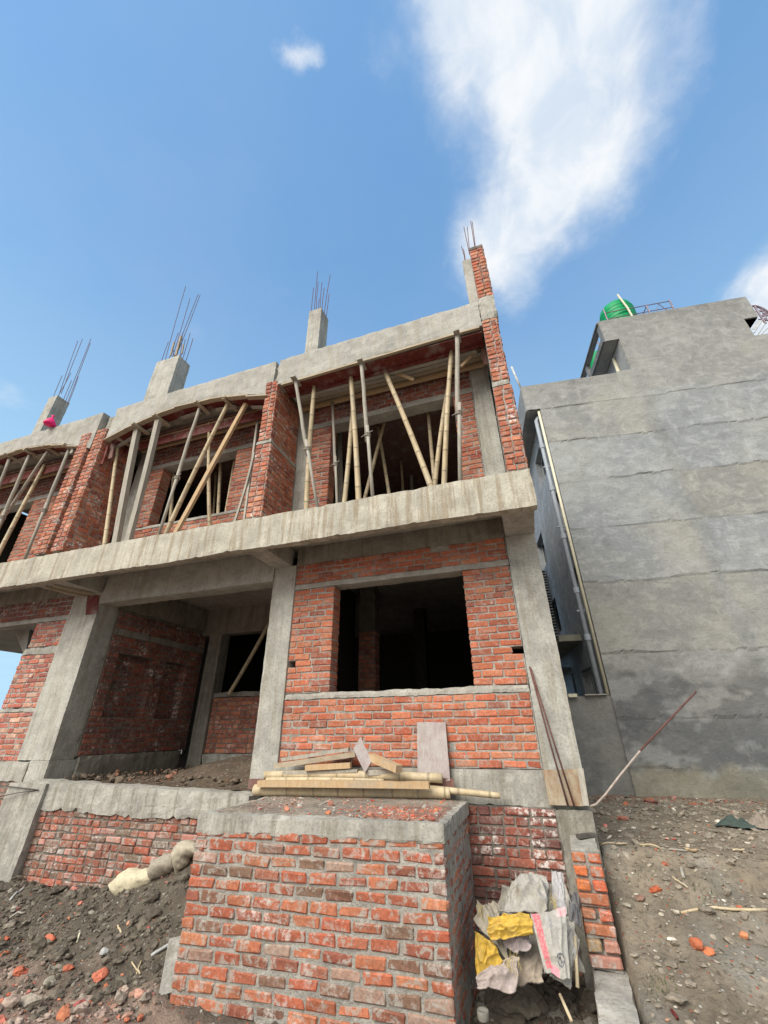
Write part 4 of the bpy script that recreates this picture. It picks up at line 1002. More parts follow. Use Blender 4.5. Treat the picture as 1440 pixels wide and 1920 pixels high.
bthing('bamboo_pole', lie(477, 1481, .055), lie(844, 1487, .055), .056, 'thickest bamboo pole, lying in front along the back of the platform', 'bamboo pole', GP, r1=.054)
bthing('bamboo_pole', aY(770, 1474, 5.12), aY(938, 1492, 5.17), .034, 'thin bamboo end poking out past the right edge of the platform', 'bamboo pole', GP, r1=.028)
bthing('bamboo_pole', aY(497, 1453, 4.95), aY(829, 1459, 5.12), .040, 'upper long bamboo pole lying behind the brown plank on the platform', 'bamboo pole', GP, r1=.046)
bthing('bamboo_pole', aY(500, 1463, 4.90), aY(720, 1463, 5.02), .030, 'split bamboo tapering away just under the upper long pole', 'bamboo pole', GP, r1=.014)
def plank(px0, py0, Y0, px1, py1, Y1, w_, h_, mat, lab, name='plank', up=(0, 0, 1), grp=GP, jit=.004):
    m_ = MB(); obox(m_, aY(px0, py0, Y0), aY(px1, py1, Y1), w_, h_, up, jit=jit); return tag(m_.link(name, mat), lab, 'plank', grp)
plank(486, 1469, 4.82, 805, 1472, 4.98, .10, .06, 'wood', 'brown cement stained plank sandwiched between the two long bamboo poles')
plank(466, 1470, 4.90, 852, 1470, 5.20, .02, .10, 'darkply', 'dark red ply strip standing on edge behind the bamboo poles', 'ply_strip')
plank(518, 1436, 5.02, 668, 1414, 5.20, .16, .05, 'plank', 'grey cement caked board sloping up to the right on the timber heap')
plank(530, 1424, 5.12, 655, 1405, 5.24, .10, .035, 'greywood', 'thin grey board lying on top at the back of the timber heap')
plank(574, 1440, 4.95, 658, 1435, 5.02, .08, .055, 'wood', 'short brown block with a broken end in the middle of the timber heap')
plank(532, 1449, 4.98, 672, 1445, 5.05, .10, .03, 'greywood', 'pale thin board under the short brown block')
plank(694, 1419, 5.10, 748, 1442, 4.86, .09, .07, 'wood', 'stubby brown beam end sloping down right of the pointed ply scrap')
plank(690, 1448, 5.05, 776, 1446, 5.16, .12, .05, 'greywood', 'grey weathered block behind the stubby brown beam end')
plank(502, 1520, 4.36, 537, 1518, 4.40, .03, .015, 'greywood', 'short grey stick on the left of the platform top', 'stick')
plank(578, 1521, 4.30, 620, 1500, 4.62, .03, .015, 'greywood', 'grey stick slanting on the platform top beside broken brick', 'stick')
def quad(name, pts, th, mat, lab, cat, grp=None):
    a = [Vector(p) for p in pts]; n_ = (a[1]-a[0]).cross(a[2]-a[0]).normalized()*th
    if n_.y < 0: n_ = -n_
    m_ = MB(); N_ = 9; vs = []
    for side in (0, 1):
        for j in range(N_+1):
            for i in range(N_+1):
                p = a[0].lerp(a[1], i/N_).lerp(a[3].lerp(a[2], i/N_), j/N_) + n_*side; vs.append(p+nv(p, 9)*.003)
    k = (N_+1)**2; fs = []
    for j in range(N_):
        for i in range(N_):
            q = (j*(N_+1)+i, j*(N_+1)+i+1, (j+1)*(N_+1)+i+1, (j+1)*(N_+1)+i); fs.append(q); fs.append(tuple(k+x for x in q[::-1]))
    rim = [i for i in range(N_+1)]+[j*(N_+1)+N_ for j in range(1, N_+1)]+[N_*(N_+1)+i for i in range(N_-1, -1, -1)]+[j*(N_+1) for j in range(N_-1, 0, -1)]
    for i in range(len(rim)): x, y = rim[i], rim[(i+1) % len(rim)]; fs.append((x, x+k, y+k, y))
    m_.add(vs, fs); return tag(m_.link(name, mat), lab, cat, grp)
quad('ply_scrap', [aY(676, 1382, 5.1), aY(697, 1427, 5.02), aY(684, 1449, 4.95), aY(662, 1404, 5.0)], .02, 'purpleply', 'pointed purplish ply scrap standing upright in the timber heap', 'plywood', GP)
quad('plywood_sheet', [aY(782, 1354, 5.31), aY(835, 1354, 5.31), aY(844, 1464, 5.18), aY(783, 1464, 5.18)], .018, 'purpleply', 'faded purple plywood panel leaning upright against the red brick wall', 'plywood')
quad('rusty_board', [aY(1018, 1444, 5.27), aY(1090, 1441, 5.27), aY(1101, 1512, 5.22), aY(1030, 1509, 5.22)], .03, 'rustply', 'square rust stained form panel covering the foot of right column', 'form panel')
m_ = MB(); obox(m_, aY(1088, 1441, 5.235), aY(1099, 1511, 5.19), .055, .03, (0, -1, 0)); tag(m_.link('form_cleat', 'greywood'), 'grey upright cleat along the right side of the rust stained panel', 'cleat')
def rod(name, pts, r_, mat, lab, cat='steel rod', grp=None):
    m_ = MB(); tube(m_, pts, r_, 8); return tag(m_.link(name, mat, None, True), lab, cat, grp)
rod('rebar', [aY(993, 1250, 5.29), aY(1030, 1388, 5.24), aY(1065, 1511, 5.19)], .009, 'rebar', 'left one of two dark rods leaning on the right column', grp='rods leaning on the right column')
rod('rebar', [aY(995, 1252, 5.27), aY(1038, 1390, 5.22), aY(1077, 1512, 5.18)], .009, 'rebar', 'right one of two dark rods leaning on the right column', grp='rods leaning on the right column')
rod('bent_rod', [aY(1106, 1512, 5.2), aY(1118, 1508, 5.2), aY(1135, 1490, 5.22), aY(1160, 1457, 5.28), aY(1200, 1408, 5.36)], .010, 'rebar_pale', 'long bent steel rod rising from the column foot across the grey wall')
_o = bpy.data.objects['bent_rod']; m_ = MB(); tube(m_, [aY(1200, 1408, 5.36), aY(1250, 1355, 5.45), aY(1305, 1297, 5.55)], .010, 8); m_.link('rusty_end', 'rebar', _o, True)

# ================================================================== OLD SACKS
def zq(x, y): return (860+x/5.333, 1620+y/5.333)
def sheet(name, quad_, lab, cfn, n=56, fold=.035, fr=3.2, bulge=.05, cat='sack', grp='old sacks dumped between platform and low wall', seed=0, wav=.12):
    """crumpled woven sheet; quad_ four (zoom x, zoom y, depth) TL TR BR BL; two layers joined round the rim"""
    P = [aY(*zq(x, y), Y) for x, y, Y in quad_]; nrm = (P[1]-P[0]).cross(P[3]-P[0]).normalized()
    if nrm.y > 0: nrm = -nrm
    U_, V_ = (P[1]-P[0]), (P[3]-P[0]); sz = (U_.length+V_.length)/2; vs = []; cs = []
    for side in (0, 1):
        for j in range(n+1):
            for i in range(n+1):
                s_, t_ = i/n, j/n
                e = wav*(1.2*n1(s_*1.6+seed, t_*1.6, seed, 1.5)+.12*n1(s_*5, t_*5+seed, 2, 1.))
                e2 = wav*(1.2*n1(s_*1.6, t_*1.6+seed, seed+5, 1.5)+.12*n1(s_*5+seed, t_*5, 7, 1.))
                a_, b_ = min(1.25, max(-.25, s_+e)), min(1.25, max(-.25, t_+e2))
                p = (P[0].lerp(P[1], a_) if 0 <= a_ <= 1 else P[0]+U_*a_); q = P[3]+(P[2]-P[3])*a_
                p = p + (q-p)*b_
                w1 = 1-abs(n1(s_*fr*.8+seed, t_*fr*.5, seed, 1.)*2.2+.2*n1(s_*4, t_*4, seed)); w2 = 1-abs(n1(s_*fr*.5, t_*fr*.9+seed, seed+3, 1.)*2.2)
                w3 = 1-abs(n1(s_*4.5+seed, t_*4+s_*2, seed+8, 1.)*2.2)
                d = .6*fold*(w1*w1*1.1+w2*w2*.8+.3*w3) + bulge*math.sin(math.pi*min(1, max(0, s_)))*math.sin(math.pi*t_)
                if side: d -= .012+.05*math.sin(math.pi*s_)*math.sin(math.pi*t_)
                vs.append(p+nrm*d); cs.append(cfn(s_, t_) if not side else (.35, .33, .29))
    k = (n+1)**2; fs = []
    for j in range(n):
        for i in range(n):
            q = (j*(n+1)+i, (j+1)*(n+1)+i, (j+1)*(n+1)+i+1, j*(n+1)+i+1); fs.append(q); fs.append(tuple(k+x for x in q[::-1]))
    rim = [i for i in range(n+1)]+[j*(n+1)+n for j in range(1, n+1)]+[n*(n+1)+i for i in range(n-1, -1, -1)]+[j*(n+1) for j in range(n-1, 0, -1)]
    for i in range(len(rim)): x, y = rim[i], rim[(i+1) % len(rim)]; fs.append((x, y, y+k, x+k))
    m_ = MB(); m_.add(vs, fs, 0, cs); return tag(m_.link(name, 'sack', None, True), lab, cat, grp)
def dirty(c, am=.35, f=4.):
    def g(s_, t_):
        k = fbm(s_*f, t_*f, c[0]*9, 4); q = max(0, k+.1)*am*2
        return tuple(x*(1-q)+y*q for x, y in zip(c, (.24, .20, .14)))
    return g
GW, YE, PK = (.34, .325, .295), (.52, .34, .06), (.56, .15, .17)
sheet('sack', [(380, 260, 4.72), (1080, 230, 4.72), (1200, 1130, 4.42), (190, 1120, 4.42)], 'large dirty grey sack spread underneath the whole sack pile', dirty((.30, .285, .25), .4), seed=21, fold=.07, bulge=.08, n=70)
sheet('sack', [(600, 860, 4.5), (860, 830, 4.5), (860, 1200, 4.3), (540, 1190, 4.3)], 'muddy brown sack lying flat at the bottom centre of the sack pile', dirty((.36, .30, .24), .5), seed=11, fold=.02)
sheet('sack', [(925, 60, 4.75), (1045, 95, 4.75), (1090, 520, 4.55), (930, 500, 4.55)], 'tall stiff grey sack flap standing at the top right of pile', dirty((.38, .37, .375), .2), seed=3, fold=.015, bulge=.03, wav=.04)
sheet('sack', [(190, 420, 4.5), (400, 440, 4.5), (480, 930, 4.28), (160, 600, 4.3)], 'beige sack draped down the left side of the pile by platform', dirty((.36, .32, .25), .35), seed=4)
sheet('sack', [(600, 150, 4.66), (870, 140, 4.66), (930, 520, 4.36), (400, 520, 4.38)], 'rumpled pale grey sack on top of the pile', dirty(GW, .45), seed=5, fold=.06, bulge=.10)
sheet('sack', [(420, 700, 4.36), (730, 660, 4.36), (720, 900, 4.26), (480, 880, 4.28)], 'pinkish white sack corner below the bright yellow fold', dirty((.40, .34, .34), .3), seed=8, fold=.05)
sheet('sack', [(300, 570, 4.28), (710, 490, 4.32), (740, 710, 4.22), (320, 790, 4.20)], 'bright yellow sack folded across the middle of the pile', dirty(YE, .25), seed=6, fold=.05, wav=.07)
sheet('sack', [(170, 680, 4.28), (350, 780, 4.26), (450, 980, 4.18), (180, 1160, 4.18)], 'yellow sack hanging at the lower left of pile', dirty((.48, .31, .05), .3), seed=9, fold=.04, wav=.08)
sheet('sack', [(280, 1000, 4.22), (610, 950, 4.24), (560, 1280, 4.12), (170, 1260, 4.12)], 'pale pink grey sack bottom at the lower left of pile', dirty((.37, .31, .29), .35), seed=10, fold=.04)
sheet('sack', [(1060, 560, 4.42), (1200, 760, 4.42), (1110, 1250, 4.2), (880, 1100, 4.2)], 'plain grey sack edge beneath the red striped sack', dirty((.33, .315, .29), .35), seed=12, fold=.03)
def ringed(s_, t_):
    base = dirty(GW, .25)(s_, t_)
    k = .10+.10*math.sin(t_*2.4)
    if .02+.10*t_ < s_-.02 < .22+.13*t_ and t_ < .93:
        if n1(s_*30, t_*30, 0) < .28: return PK
    if .30 < s_ < .58 and .87 < t_ < .99: return (.74, .24, .28)
    if s_ > .74 and t_ < .14: return (.66, .36, .37)
    for (cx, cy, rx, ry, col_) in ((.70, .76, .135, .088, (.09, .10, .12)), (.50, .26, .10, .065, (.28, .28, .29)), (.46, .13, .09, .05, (.33, .33, .33))):
        dx, dy = (s_-cx)/rx, (t_-cy)/ry; d = math.hypot(dx, dy)
        if .76 < d < 1.0 and not (abs(dy) < .18): return col_
        # a slanting S pair inside the ring
        if d < .62:
            w_ = .34*math.sin(dx*5.2)
            if abs(dy-w_) < .17 or abs(dx-.0) < .08: return col_
    return base
sheet('sack', [(720, 510, 4.28), (1075, 450, 4.32), (1120, 1160, 4.10), (850, 1080, 4.10)], 'white cement sack with red stripe and round dark emblem in front', ringed, n=84, seed=7, fold=.018, bulge=.05, wav=.045)
sheet('dark_rag', [(1115, 340, 4.7), (1205, 340, 4.7), (1240, 650, 4.55), (1110, 620, 4.55)], 'dark grey plastic rag stuffed between sacks and low wall', dirty((.13, .13, .14), .3), seed=14, fold=.05, cat='plastic rag')
fray = MB()
for (x0, y0, Y, cnt, sp) in ((205, 430, 4.35, 16, 40), (520, 960, 4.15, 40, 110), (950, 350, 4.45, 30, 60)):
    for _ in range(cnt):
        a = aY(*zq(x0+random.gauss(0, sp*.4), y0+random.gauss(0, sp*.4)), Y); d = Vector((random.uniform(-.03, .03), random.uniform(-.03, .01), random.uniform(-.08, .02)))
        tube(fray, [a, a+d*.6+Vector((0, 0, .01)), a+d], .0010, 3)
fray.c = [(.55, .44, .16)]*len(fray.v); tag(fray.link('frayed_threads', 'sack'), kind='stuff')
m_ = MB(); c0 = aY(905, 1893, 4.05); lathe(m_, c0-Vector((0, 0, .02)), [(.035, -.03), (.040, -.02), (.040, .015), (.036, .02), (.03, .01)], 18, (.7, .7, .7)); tag(m_.link('plastic_cup', 'conc_dark', None, True), 'pale round plastic cup by the foot of the platform near the sacks', 'cup')
rod('stick', [aY(1078, 1755, 4.35), aY(1083, 1852, 4.2)], .012, 'bamboo', 'upright thin cane between the sacks and the low wall', 'stick')
rod('stick', [aY(1050, 1865, 4.0), aY(1072, 1915, 3.85)], .010, 'bamboo', 'short cane sticking out of the dirt at bottom below the sacks', 'stick')

# cement bags on the soil heap
def pillow(name, pa, pb, ra, rb, lab, c, seed=0, bend=(0, 0, 0), pinch=.25, Ys=(4.72, 4.72)):
    a, b = aY(*pa, Ys[0]), aY(*pb, Ys[1]); d = (b-a).normalized(); n_ = d.cross(Vector((0, -1, .2))).normalized(); o_ = d.cross(n_); nu_, nk = 30, 26; vs = []
    for i in range(nu_+1):
        t_ = i/nu_; w_ = max(.02, math.sin(math.pi*(.04+.92*t_)))**(pinch+.25); w0 = min(1, t_*3.2)**.8
        ctr = a.lerp(b, t_)+Vector(bend)*math.sin(t_*math.pi)
        for k in range(nk):
            an = 2*math.pi*k/nk; q = ctr+(n_*math.cos(an)*ra+o_*math.sin(an)*rb)*w_*(w0*.75+.25)
            q += nv(q+Vector((seed, 0, 0)), 5)*.022+nv(q, 22)*.005; q += (q-ctr)*(.16*(1-abs(n1(q.x*3, q.y*3, q.z*9+seed, 1.6))*3)**2-.08); q.z -= .03*max(0, q.z-ctr.z); vs.append(q)
    fs = [tuple(range(nk))[::-1], tuple(range(nu_*nk, nu_*nk+nk))]+[(i*nk+k, i*nk+(k+1) % nk, (i+1)*nk+(k+1) % nk, (i+1)*nk+k) for i in range(nu_) for k in range(nk)]
    m_ = MB(); m_.add(vs, fs, 0, c); return tag(m_.link(name, 'sack', None, True), lab, 'sack', 'filled sacks on the soil heap')
pillow('filled_sack', (203, 1660), (293, 1643), .115, .12, 'yellowish cream filled sack with pointed end lying on the soil heap', (.50, .45, .32), 1)
pillow('filled_sack', (277, 1640), (328, 1610), .115, .12, 'lumpy grey filled sack in the middle of the three on the soil heap', (.30, .265, .21), 2, pinch=.1)
pillow('filled_sack', (333, 1640), (372, 1590), .10, .11, 'beige curved filled sack half hidden behind the brick platform', (.38, .34, .26), 3, (-.10, 0, .07), .1)

# ================================================================== SMALL THINGS AROUND
def gstick(x0, y0, x1, y1, r_, mat, lab, cat='stick', dz=.006):
    r_ *= .62
    a, b = ghit(x0, y0)+Vector((0, 0, dz)), ghit(x1, y1)+Vector((0, 0, dz)); k = 5
    pts = [a.lerp(b, i/k) for i in range(k+1)]; pts = [Vector((p.x, p.y, max(p.z, gh(p.x, p.y)+dz)))+Vector((0, 0, random.uniform(0, .01))) for p in pts]
    return rod(cat.replace(' ', '_'), pts, r_, mat, lab, cat)
gstick(1278, 1715, 1440, 1712, .016, 'bamboo', 'long thin cane lying across the right ground to the photo edge')
gstick(1128, 1588, 1176, 1585, .012, 'bamboo', 'short straw coloured cane beside the top of the low wall')
gstick(1200, 1588, 1242, 1596, .012, 'bamboo', 'slightly bent cane left of the pale splinters, right ground')
gstick(1255, 1596, 1290, 1601, .010, 'greywood', 'thin grey twig just left of the pale wood splinter')
gstick(1287, 1596, 1309, 1598, .018, 'wood', 'pale thick wood splinter in the middle of the right ground')
gstick(1375, 1597, 1398, 1598, .012, 'bamboo', 'short pale splinter to the far right on the ground')
gstick(1262, 1648, 1292, 1672, .012, 'bamboo', 'pale splinter pointing down right on the middle right ground')
gstick(1278, 1632, 1283, 1650, .022, 'greywood', 'stubby grey wood chunk standing out on the right ground')
gstick(1208, 1504, 1234, 1508, .022, 'redply', 'pinkish red batten scrap near the foot of the grey wall')
gstick(220, 1740, 228, 1758, .014, 'bamboo', 'thin upright pale shard in the soil heap, right of the middle')
gstick(283, 1795, 320, 1775, .022, 'frame_al', 'bluish grey leaf shaped shard beside the platform on soil heap', 'shard')
gstick(143, 1772, 148, 1756, .014, 'cream', 'pale narrow shard standing in the centre of the soil heap', 'shard')
gstick(8, 1730, 45, 1716, .016, 'greywood', 'grey flat stick at the left edge of the soil heap')
gstick(18, 1690, 44, 1668, .02, 'frame_al', 'pale plank offcut near the concrete foot, far left', 'offcut')
gstick(245, 1812, 262, 1830, .010, 'bamboo', 'straw stalk crossing another on the lower soil heap')
gstick(255, 1832, 264, 1806, .010, 'bamboo', 'upright straw stalk on the lower soil heap')
gstick(1262, 1905, 1274, 1925, .016, 'redply', 'rusty red stake at the bottom edge of the right ground', 'stake')
m_ = MB()
for k in range(3):
    pass
def ragm(lab, px, py, w_, h_, c, seed):
    P = ghit(px, py); m_ = MB(); n = 18; vs = []
    for j in range(n+1):
        for i in range(n+1):
            s_, t_ = i/n-.5, j/n-.5; x = P.x+w_*s_*(1+.4*n1(s_*3, t_*3, seed)); y = P.y+h_*t_*(1+.4*n1(t_*3, s_*3, seed+2))
            z = gh(x, y)+.02+.07*max(0, 1-4*(s_*s_+t_*t_))*(1+1.6*n1(s_*6, t_*6, seed)); vs.append((x, y, max(z, gh(x, y)+.006)))
    m_.add(vs, [(j*(n+1)+i, j*(n+1)+i+1, (j+1)*(n+1)+i+1, (j+1)*(n+1)+i) for j in range(n) for i in range(n)], 0, c)
    tag(m_.link('rag', 'sack', None, True), lab, 'rag')
ragm('dark green plastic rag on the ground near the right photo edge', 1385, 1552, .42, .18, (.05, .07, .06), 1)
ragm('brownish crumpled cloth beside the dark green rag at right edge', 1425, 1552, .4, .25, (.24, .20, .16), 4)
mb = MB()
for (gx, gy, cnt) in ((1232, 1520, 30), (1240, 1865, 40), (1325, 1690, 30), (1195, 1700, 20), (1305, 1655, 20), (1380, 1575, 20), (1210, 1640, 18)):
    P = ghit(gx, gy)
    for _ in range(cnt):
        x, y = P.x+random.gauss(0, .05), P.y+random.gauss(0, .05); z = gh(x, y); a = random.uniform(0, 6.28); h_ = random.uniform(.02, .055); d = Vector((math.cos(a), math.sin(a), 0)); s_ = Vector((-d.y, d.x, 0))*.003
        b_ = Vector((x, y, z-.004)); mb.add([b_-s_, b_+s_, b_+d*h_*.5+Vector((0, 0, h_))], [(0, 1, 2)], 0, random.choice([(.08, .11, .035), (.12, .13, .05), (.06, .09, .03)]))
tag(mb.link('grass_tufts', 'clod'), kind='stuff')
# pink bag by the far left roof column
m_ = MB(); pc = aZ(92, 797, 6.11); vs = []; nk = 14
for j, (r_, z) in enumerate(((.16, 0), (.19, .05), (.16, .14), (.10, .24), (.04, .33), (.02, .38), (.055, .43))):
    for k in range(nk): an = 2*math.pi*k/nk; rr = r_*(1+.25*n1(math.cos(an)*2, math.sin(an)*2, j)); vs.append(pc+Vector((rr*math.cos(an), rr*math.sin(an), z))*.62)
m_.add(vs, [tuple(range(nk))[::-1], tuple(range(6*nk, 7*nk))]+[(j*nk+k, j*nk+(k+1) % nk, (j+1)*nk+(k+1) % nk, (j+1)*nk+k) for j in range(6) for k in range(nk)]); tag(m_.link('plastic_bag', 'pink', None, True), 'bright pink tied plastic bag on the roof edge at far left', 'plastic bag')
rod('cable', [aX(*p, RX+.05+dx) for p, dx in (((281, 1160), .0), ((281, 1203), .02), ((283, 1240), .03), ((290, 1268), .05), ((300, 1288), .03), ((306, 1294), .0))], .008, 'wire', 'black cable dangling on the dark inner brick wall, left room', 'cable')
rod('tie_wire', [aY(868, 1098, 5.33), aY(874, 1112, 5.30), aY(882, 1124, 5.32), aY(893, 1128, 5.32), aY(899, 1120, 5.33)], .0022, 'bamboo', 'thin pale wire curling by the upper right window corner', 'wire')
GR = 'rods at the far left foot'
rod('rebar', [aY(-30, 1469, 5.0), aY(72, 1481, 5.0)], .006, 'wire', 'upper dark rod poking in from the left edge under plinth', grp=GR)
rod('rebar', [aY(-30, 1500, 4.9), aY(30, 1487, 4.97), aY(73, 1481, 5.02)], .006, 'wire', 'lower dark rod slanting in from the left edge under plinth', grp=GR)
for i, (a, b, lab) in enumerate((((85, 1101), (160, 1117), 'left of two long battens jammed under the balcony slab'), ((101, 1098), (184, 1117), 'right of two long battens jammed under the balcony slab'))):
    m_ = MB(); obox(m_, aZ(*a, 2.27), aZ(*b, 2.27), .035, .045, jit=.003); tag(m_.link('batten', 'plank'), lab, 'batten', 'battens jammed under the slab')
quad('ply_patch', [aY(164, 1116, 5.31), aY(186, 1116, 5.31), aY(183, 1150, 5.31), aY(160, 1153, 5.31)], .006, 'redply', 'small dark red ply patch on top of the left ground column', 'plywood')
strut = MB(); bamboo(strut, aY(508, 1163, 7.9), aY(429, 1302, 7.9), .045, .04); tag(strut.link('bamboo_strut', 'bamboo', None, True), 'lone bamboo strut leaning inside the dark open room at left', 'bamboo pole')
# ================================================================== PROPS under the roof formwork
def zA(x, y): return z2_(x, y)                       # right bay measurements
def zB(x, y): return (160+x/4.235, 600+y/4.235)      # middle bay
def zC(x, y): return (x/4.8, 700+y/4.8)              # left bay
FL = 2.725
def prop(kind, top, bot, lab, group, r_=.035, ztop=None, Yb=4.80, Y=None, Zup=5.42, zf=FL):
    """a prop standing on the floor slab; its head under the soffit"""
    if Y is None:
        t_ = aZ(*top, ztop or Zup); b_ = aY(*bot, Yb)
    else:
        t_ = aY(*top, Y); b_ = aY(*bot, Y)
        t_ = b_ + (t_-b_)*((Zup-b_.z)/(t_.z-b_.z))
    b_ = t_ + (b_-t_)*((zf-t_.z)/(b_.z-t_.z))
    m_ = MB()
    if kind == 'bamboo':
        bamboo(m_, b_, t_, r_, r_*.85, 12, .008, (1, 1, 1)); o = m_.link('bamboo_prop', 'bamboo', None, True); cat = 'bamboo prop'
    elif kind == 'square':
        obox(m_, b_, t_, r_*2, r_*1.6, (0, 1, 0), jit=.02); o = m_.link('timber_prop', 'greywood'); cat = 'timber prop'
    elif kind == 'sawn':
        obox(m_, b_, t_, r_*2, r_*1.4, (0, 1, 0), jit=.004); o = m_.link('timber_prop', 'wood'); cat = 'timber prop'
    else:   # two-piece pole lashed at the middle
        mid = b_.lerp(t_, .42); k = Vector((.018, -.02, 0)); n_ = 6; j = [Vector((random.uniform(-.006, .006), random.uniform(-.006, .006), 0)) for _ in range(n_+1)]
        tube(m_, [mid.lerp(t_, i/n_)+j[i] for i in range(n_+1)], [r_*(1.02-.1*i/n_) for i in range(n_+1)], 10)
        o = m_.link('pole_prop', 'greywood', None, True); cat = 'pole prop'
        m2 = MB(); up_ = b_.lerp(t_, .52); tube(m2, [b_+k, b_.lerp(up_, .5)+k, up_+k*1.2], [r_*.8]*3, 10); m2.link('lower_pole', 'greywood', o, True)
        m3 = MB(); ring = b_.lerp(t_, .46)
        for q in range(4):
            z = ring+(t_-b_).normalized()*(q*.016-.03); tube(m3, [z+Vector(((r_+.012)*math.cos(a)+.01, (r_+.016)*math.sin(a)-.008, .01*math.sin(a*2+q))) for a in np.linspace(0, 6.28, 12)], .0055, 5)
        tube(m3, [ring+Vector((-.05-r_, -.03, -.03)), ring+Vector((0, -.045, 0)), ring+Vector((.07+r_, -.03, .05))], .006, 5)
        m3.link('rope_lashing', 'greywood', o, True)
    return tag(o, lab, cat, group)
def head(cx, cy, z, w_=.09, d_=.28, t_=.03, lab=None):
    pass
GA, GM, GC = 'props in the right upper bay', 'props in the middle upper bay', 'props in the left upper bay'
prop('pole', zA(272, 750), zA(368, 1312), 'first grey lashed pole from the left in the right bay, leaning right at its foot', GA, .032, Yb=4.75)
prop('bamboo', zA(358, 780), zA(325, 1320), 'yellow bamboo crossing behind the first grey lashed pole of right bay', GA, .042, Yb=4.95)
prop('pole', zA(440, 850), zA(458, 1300), 'thin grey pole at the left jamb of the dark right opening', GA, .027, Y=5.18)
prop('bamboo', zA(523, 740), zA(556, 1278), 'thick yellow bamboo near the left side of the dark right opening', GA, .045, Yb=4.90)
prop('bamboo', zA(520, 990), zA(493, 1290), 'bamboo half hidden behind the thick yellow one, foot to its left', GA, .042, Y=5.22)
prop('pole', zA(570, 672), zA(617, 1268), 'tall grey lashed pole in the middle left of right bay, reaching the beam edge', GA, .033, Yb=4.72)
prop('bamboo', zA(685, 895), zA(590, 1270), 'bamboo leaning right behind the tall grey lashed pole', GA, .036, Y=5.9, Zup=5.5)
prop('bamboo', zA(640, 930), zA(692, 1250), 'bamboo behind the opening crossing the right leaning one, foot at right', GA, .036, Y=6.2, Zup=5.5)
prop('bamboo', zA(675, 710), zA(877, 1220), 'long diagonal bamboo slanting down right across the dark right opening', GA, .045, Yb=4.95)
prop('bamboo', zA(868, 850), zA(902, 1212), 'bamboo leaning left inside the opening, right of the long diagonal', GA, .036, Y=5.75, Zup=5.5)
prop('bamboo', zA(955, 830), zA(905, 1220), 'middle one of three bamboos converging at the right of opening', GA, .038, Y=5.25)
prop('bamboo', zA(975, 620), zA(945, 1212), 'tall bamboo nearest the grey right pole, top in shadow', GA, .040, Yb=4.95)
prop('pole', zA(1000, 545), zA(1010, 1198), 'upright grey lashed pole at the right end of right bay', GA, .036, Yb=4.70)
prop('bamboo', zA(745, 1050), zA(757, 1245), 'dim bamboo deep inside the dark right opening', GA, .035, Y=7.5, Zup=5.5)
prop('square', zA(470, 960), zA(478, 1295), 'dim dark timber just inside the left jamb of right opening', GA, .04, Y=6.0, Zup=5.5)
prop('square', zA(795, 1100), zA(798, 1240), 'dim square timber deep inside right of the dim bamboo', GA, .035, Y=8.2, Zup=5.5)
prop('bamboo', zB(262, 960), zB(155, 1765), 'yellow bamboo at the left end of the middle bay', GM, .036, Yb=4.72)
prop('square', zB(415, 870), zB(250, 1745), 'left one of two thick square grey timbers in the middle bay', GM, .055, Yb=4.75)
prop('square', zB(580, 800), zB(345, 1735), 'right one of two thick square grey timbers, with a kinked trunk', GM, .05, Yb=4.72)
prop('pole', zB(905, 705), zB(590, 1690), 'grey lashed pole in the centre of the middle bay', GM, .032, ztop=5.5, Yb=4.72)
prop('bamboo', zB(1130, 670), zB(655, 1665), 'thick yellow bamboo leaning right, beside the sawn plank in middle bay', GM, .040, ztop=5.45, Yb=4.78)
prop('sawn', zB(1275, 665), zB(735, 1660), 'fresh sawn square timber leaning strongly right in the middle bay', GM, .038, ztop=5.36, Yb=4.70)
prop('bamboo', zB(985, 820), zB(992, 1615), 'upright greyish bamboo crossing behind the fresh sawn timber', GM, .034, Yb=5.05)
prop('bamboo', zB(1080, 1080), zB(1060, 1525), 'short looking bamboo within the right part of middle window', GM, .038, Y=5.8, Zup=5.5)
prop('bamboo', zB(1190, 1075), zB(1115, 1520), 'bamboo just inside the right jamb of the middle window', GM, .03, Y=5.7, Zup=5.5)
prop('bamboo', zB(1040, 1180), zB(1015, 1530), 'dim bamboo between the upright and short ones in middle window', GM, .03, Y=6.5, Zup=5.5)
prop('bamboo', zB(700, 1160), zB(665, 1600), 'pale bamboo behind the central lashed pole in middle window', GM, .036, Y=5.62, Zup=5.5)
prop('bamboo', zB(540, 1470), zB(572, 1615), 'dim slanting bamboo at the lower left corner of middle window', GM, .03, Y=6.6, Zup=5.5)
prop('square', zB(1370, 780), zB(1265, 1560), 'thin grey batten hugging the left side of the centre brick pier', GM, .018, ztop=5.3, Yb=4.66)
prop('square', zB(1300, 1200), zB(1190, 1580), 'short thin grey batten crossing the one by the centre pier', GM, .018, Y=4.70, Zup=4.2)
prop('pole', zC(85, 775), zC(-70, 1180), 'grey pole at the left photo edge in the left bay', GC, .034, ztop=5.55, Yb=4.72)
prop('pole', zC(265, 735), zC(0, 1360), 'lashed grey pole second from the photo edge in the left bay', GC, .036, ztop=5.55, Yb=4.72)
prop('pole', zC(430, 700), zC(85, 1220), 'grey pole leaning most strongly across the left bay', GC, .032, ztop=5.5, Yb=4.85)
prop('bamboo', zC(400, 830), zC(0, 1600), 'long yellow bamboo running down to the photo edge in left bay', GC, .040, ztop=5.4, Yb=4.75)
prop('pole', zC(620, 690), zC(235, 1655), 'dark grey lashed pole nearest the double brick pier in left bay', GC, .036, ztop=5.32, Yb=4.72)
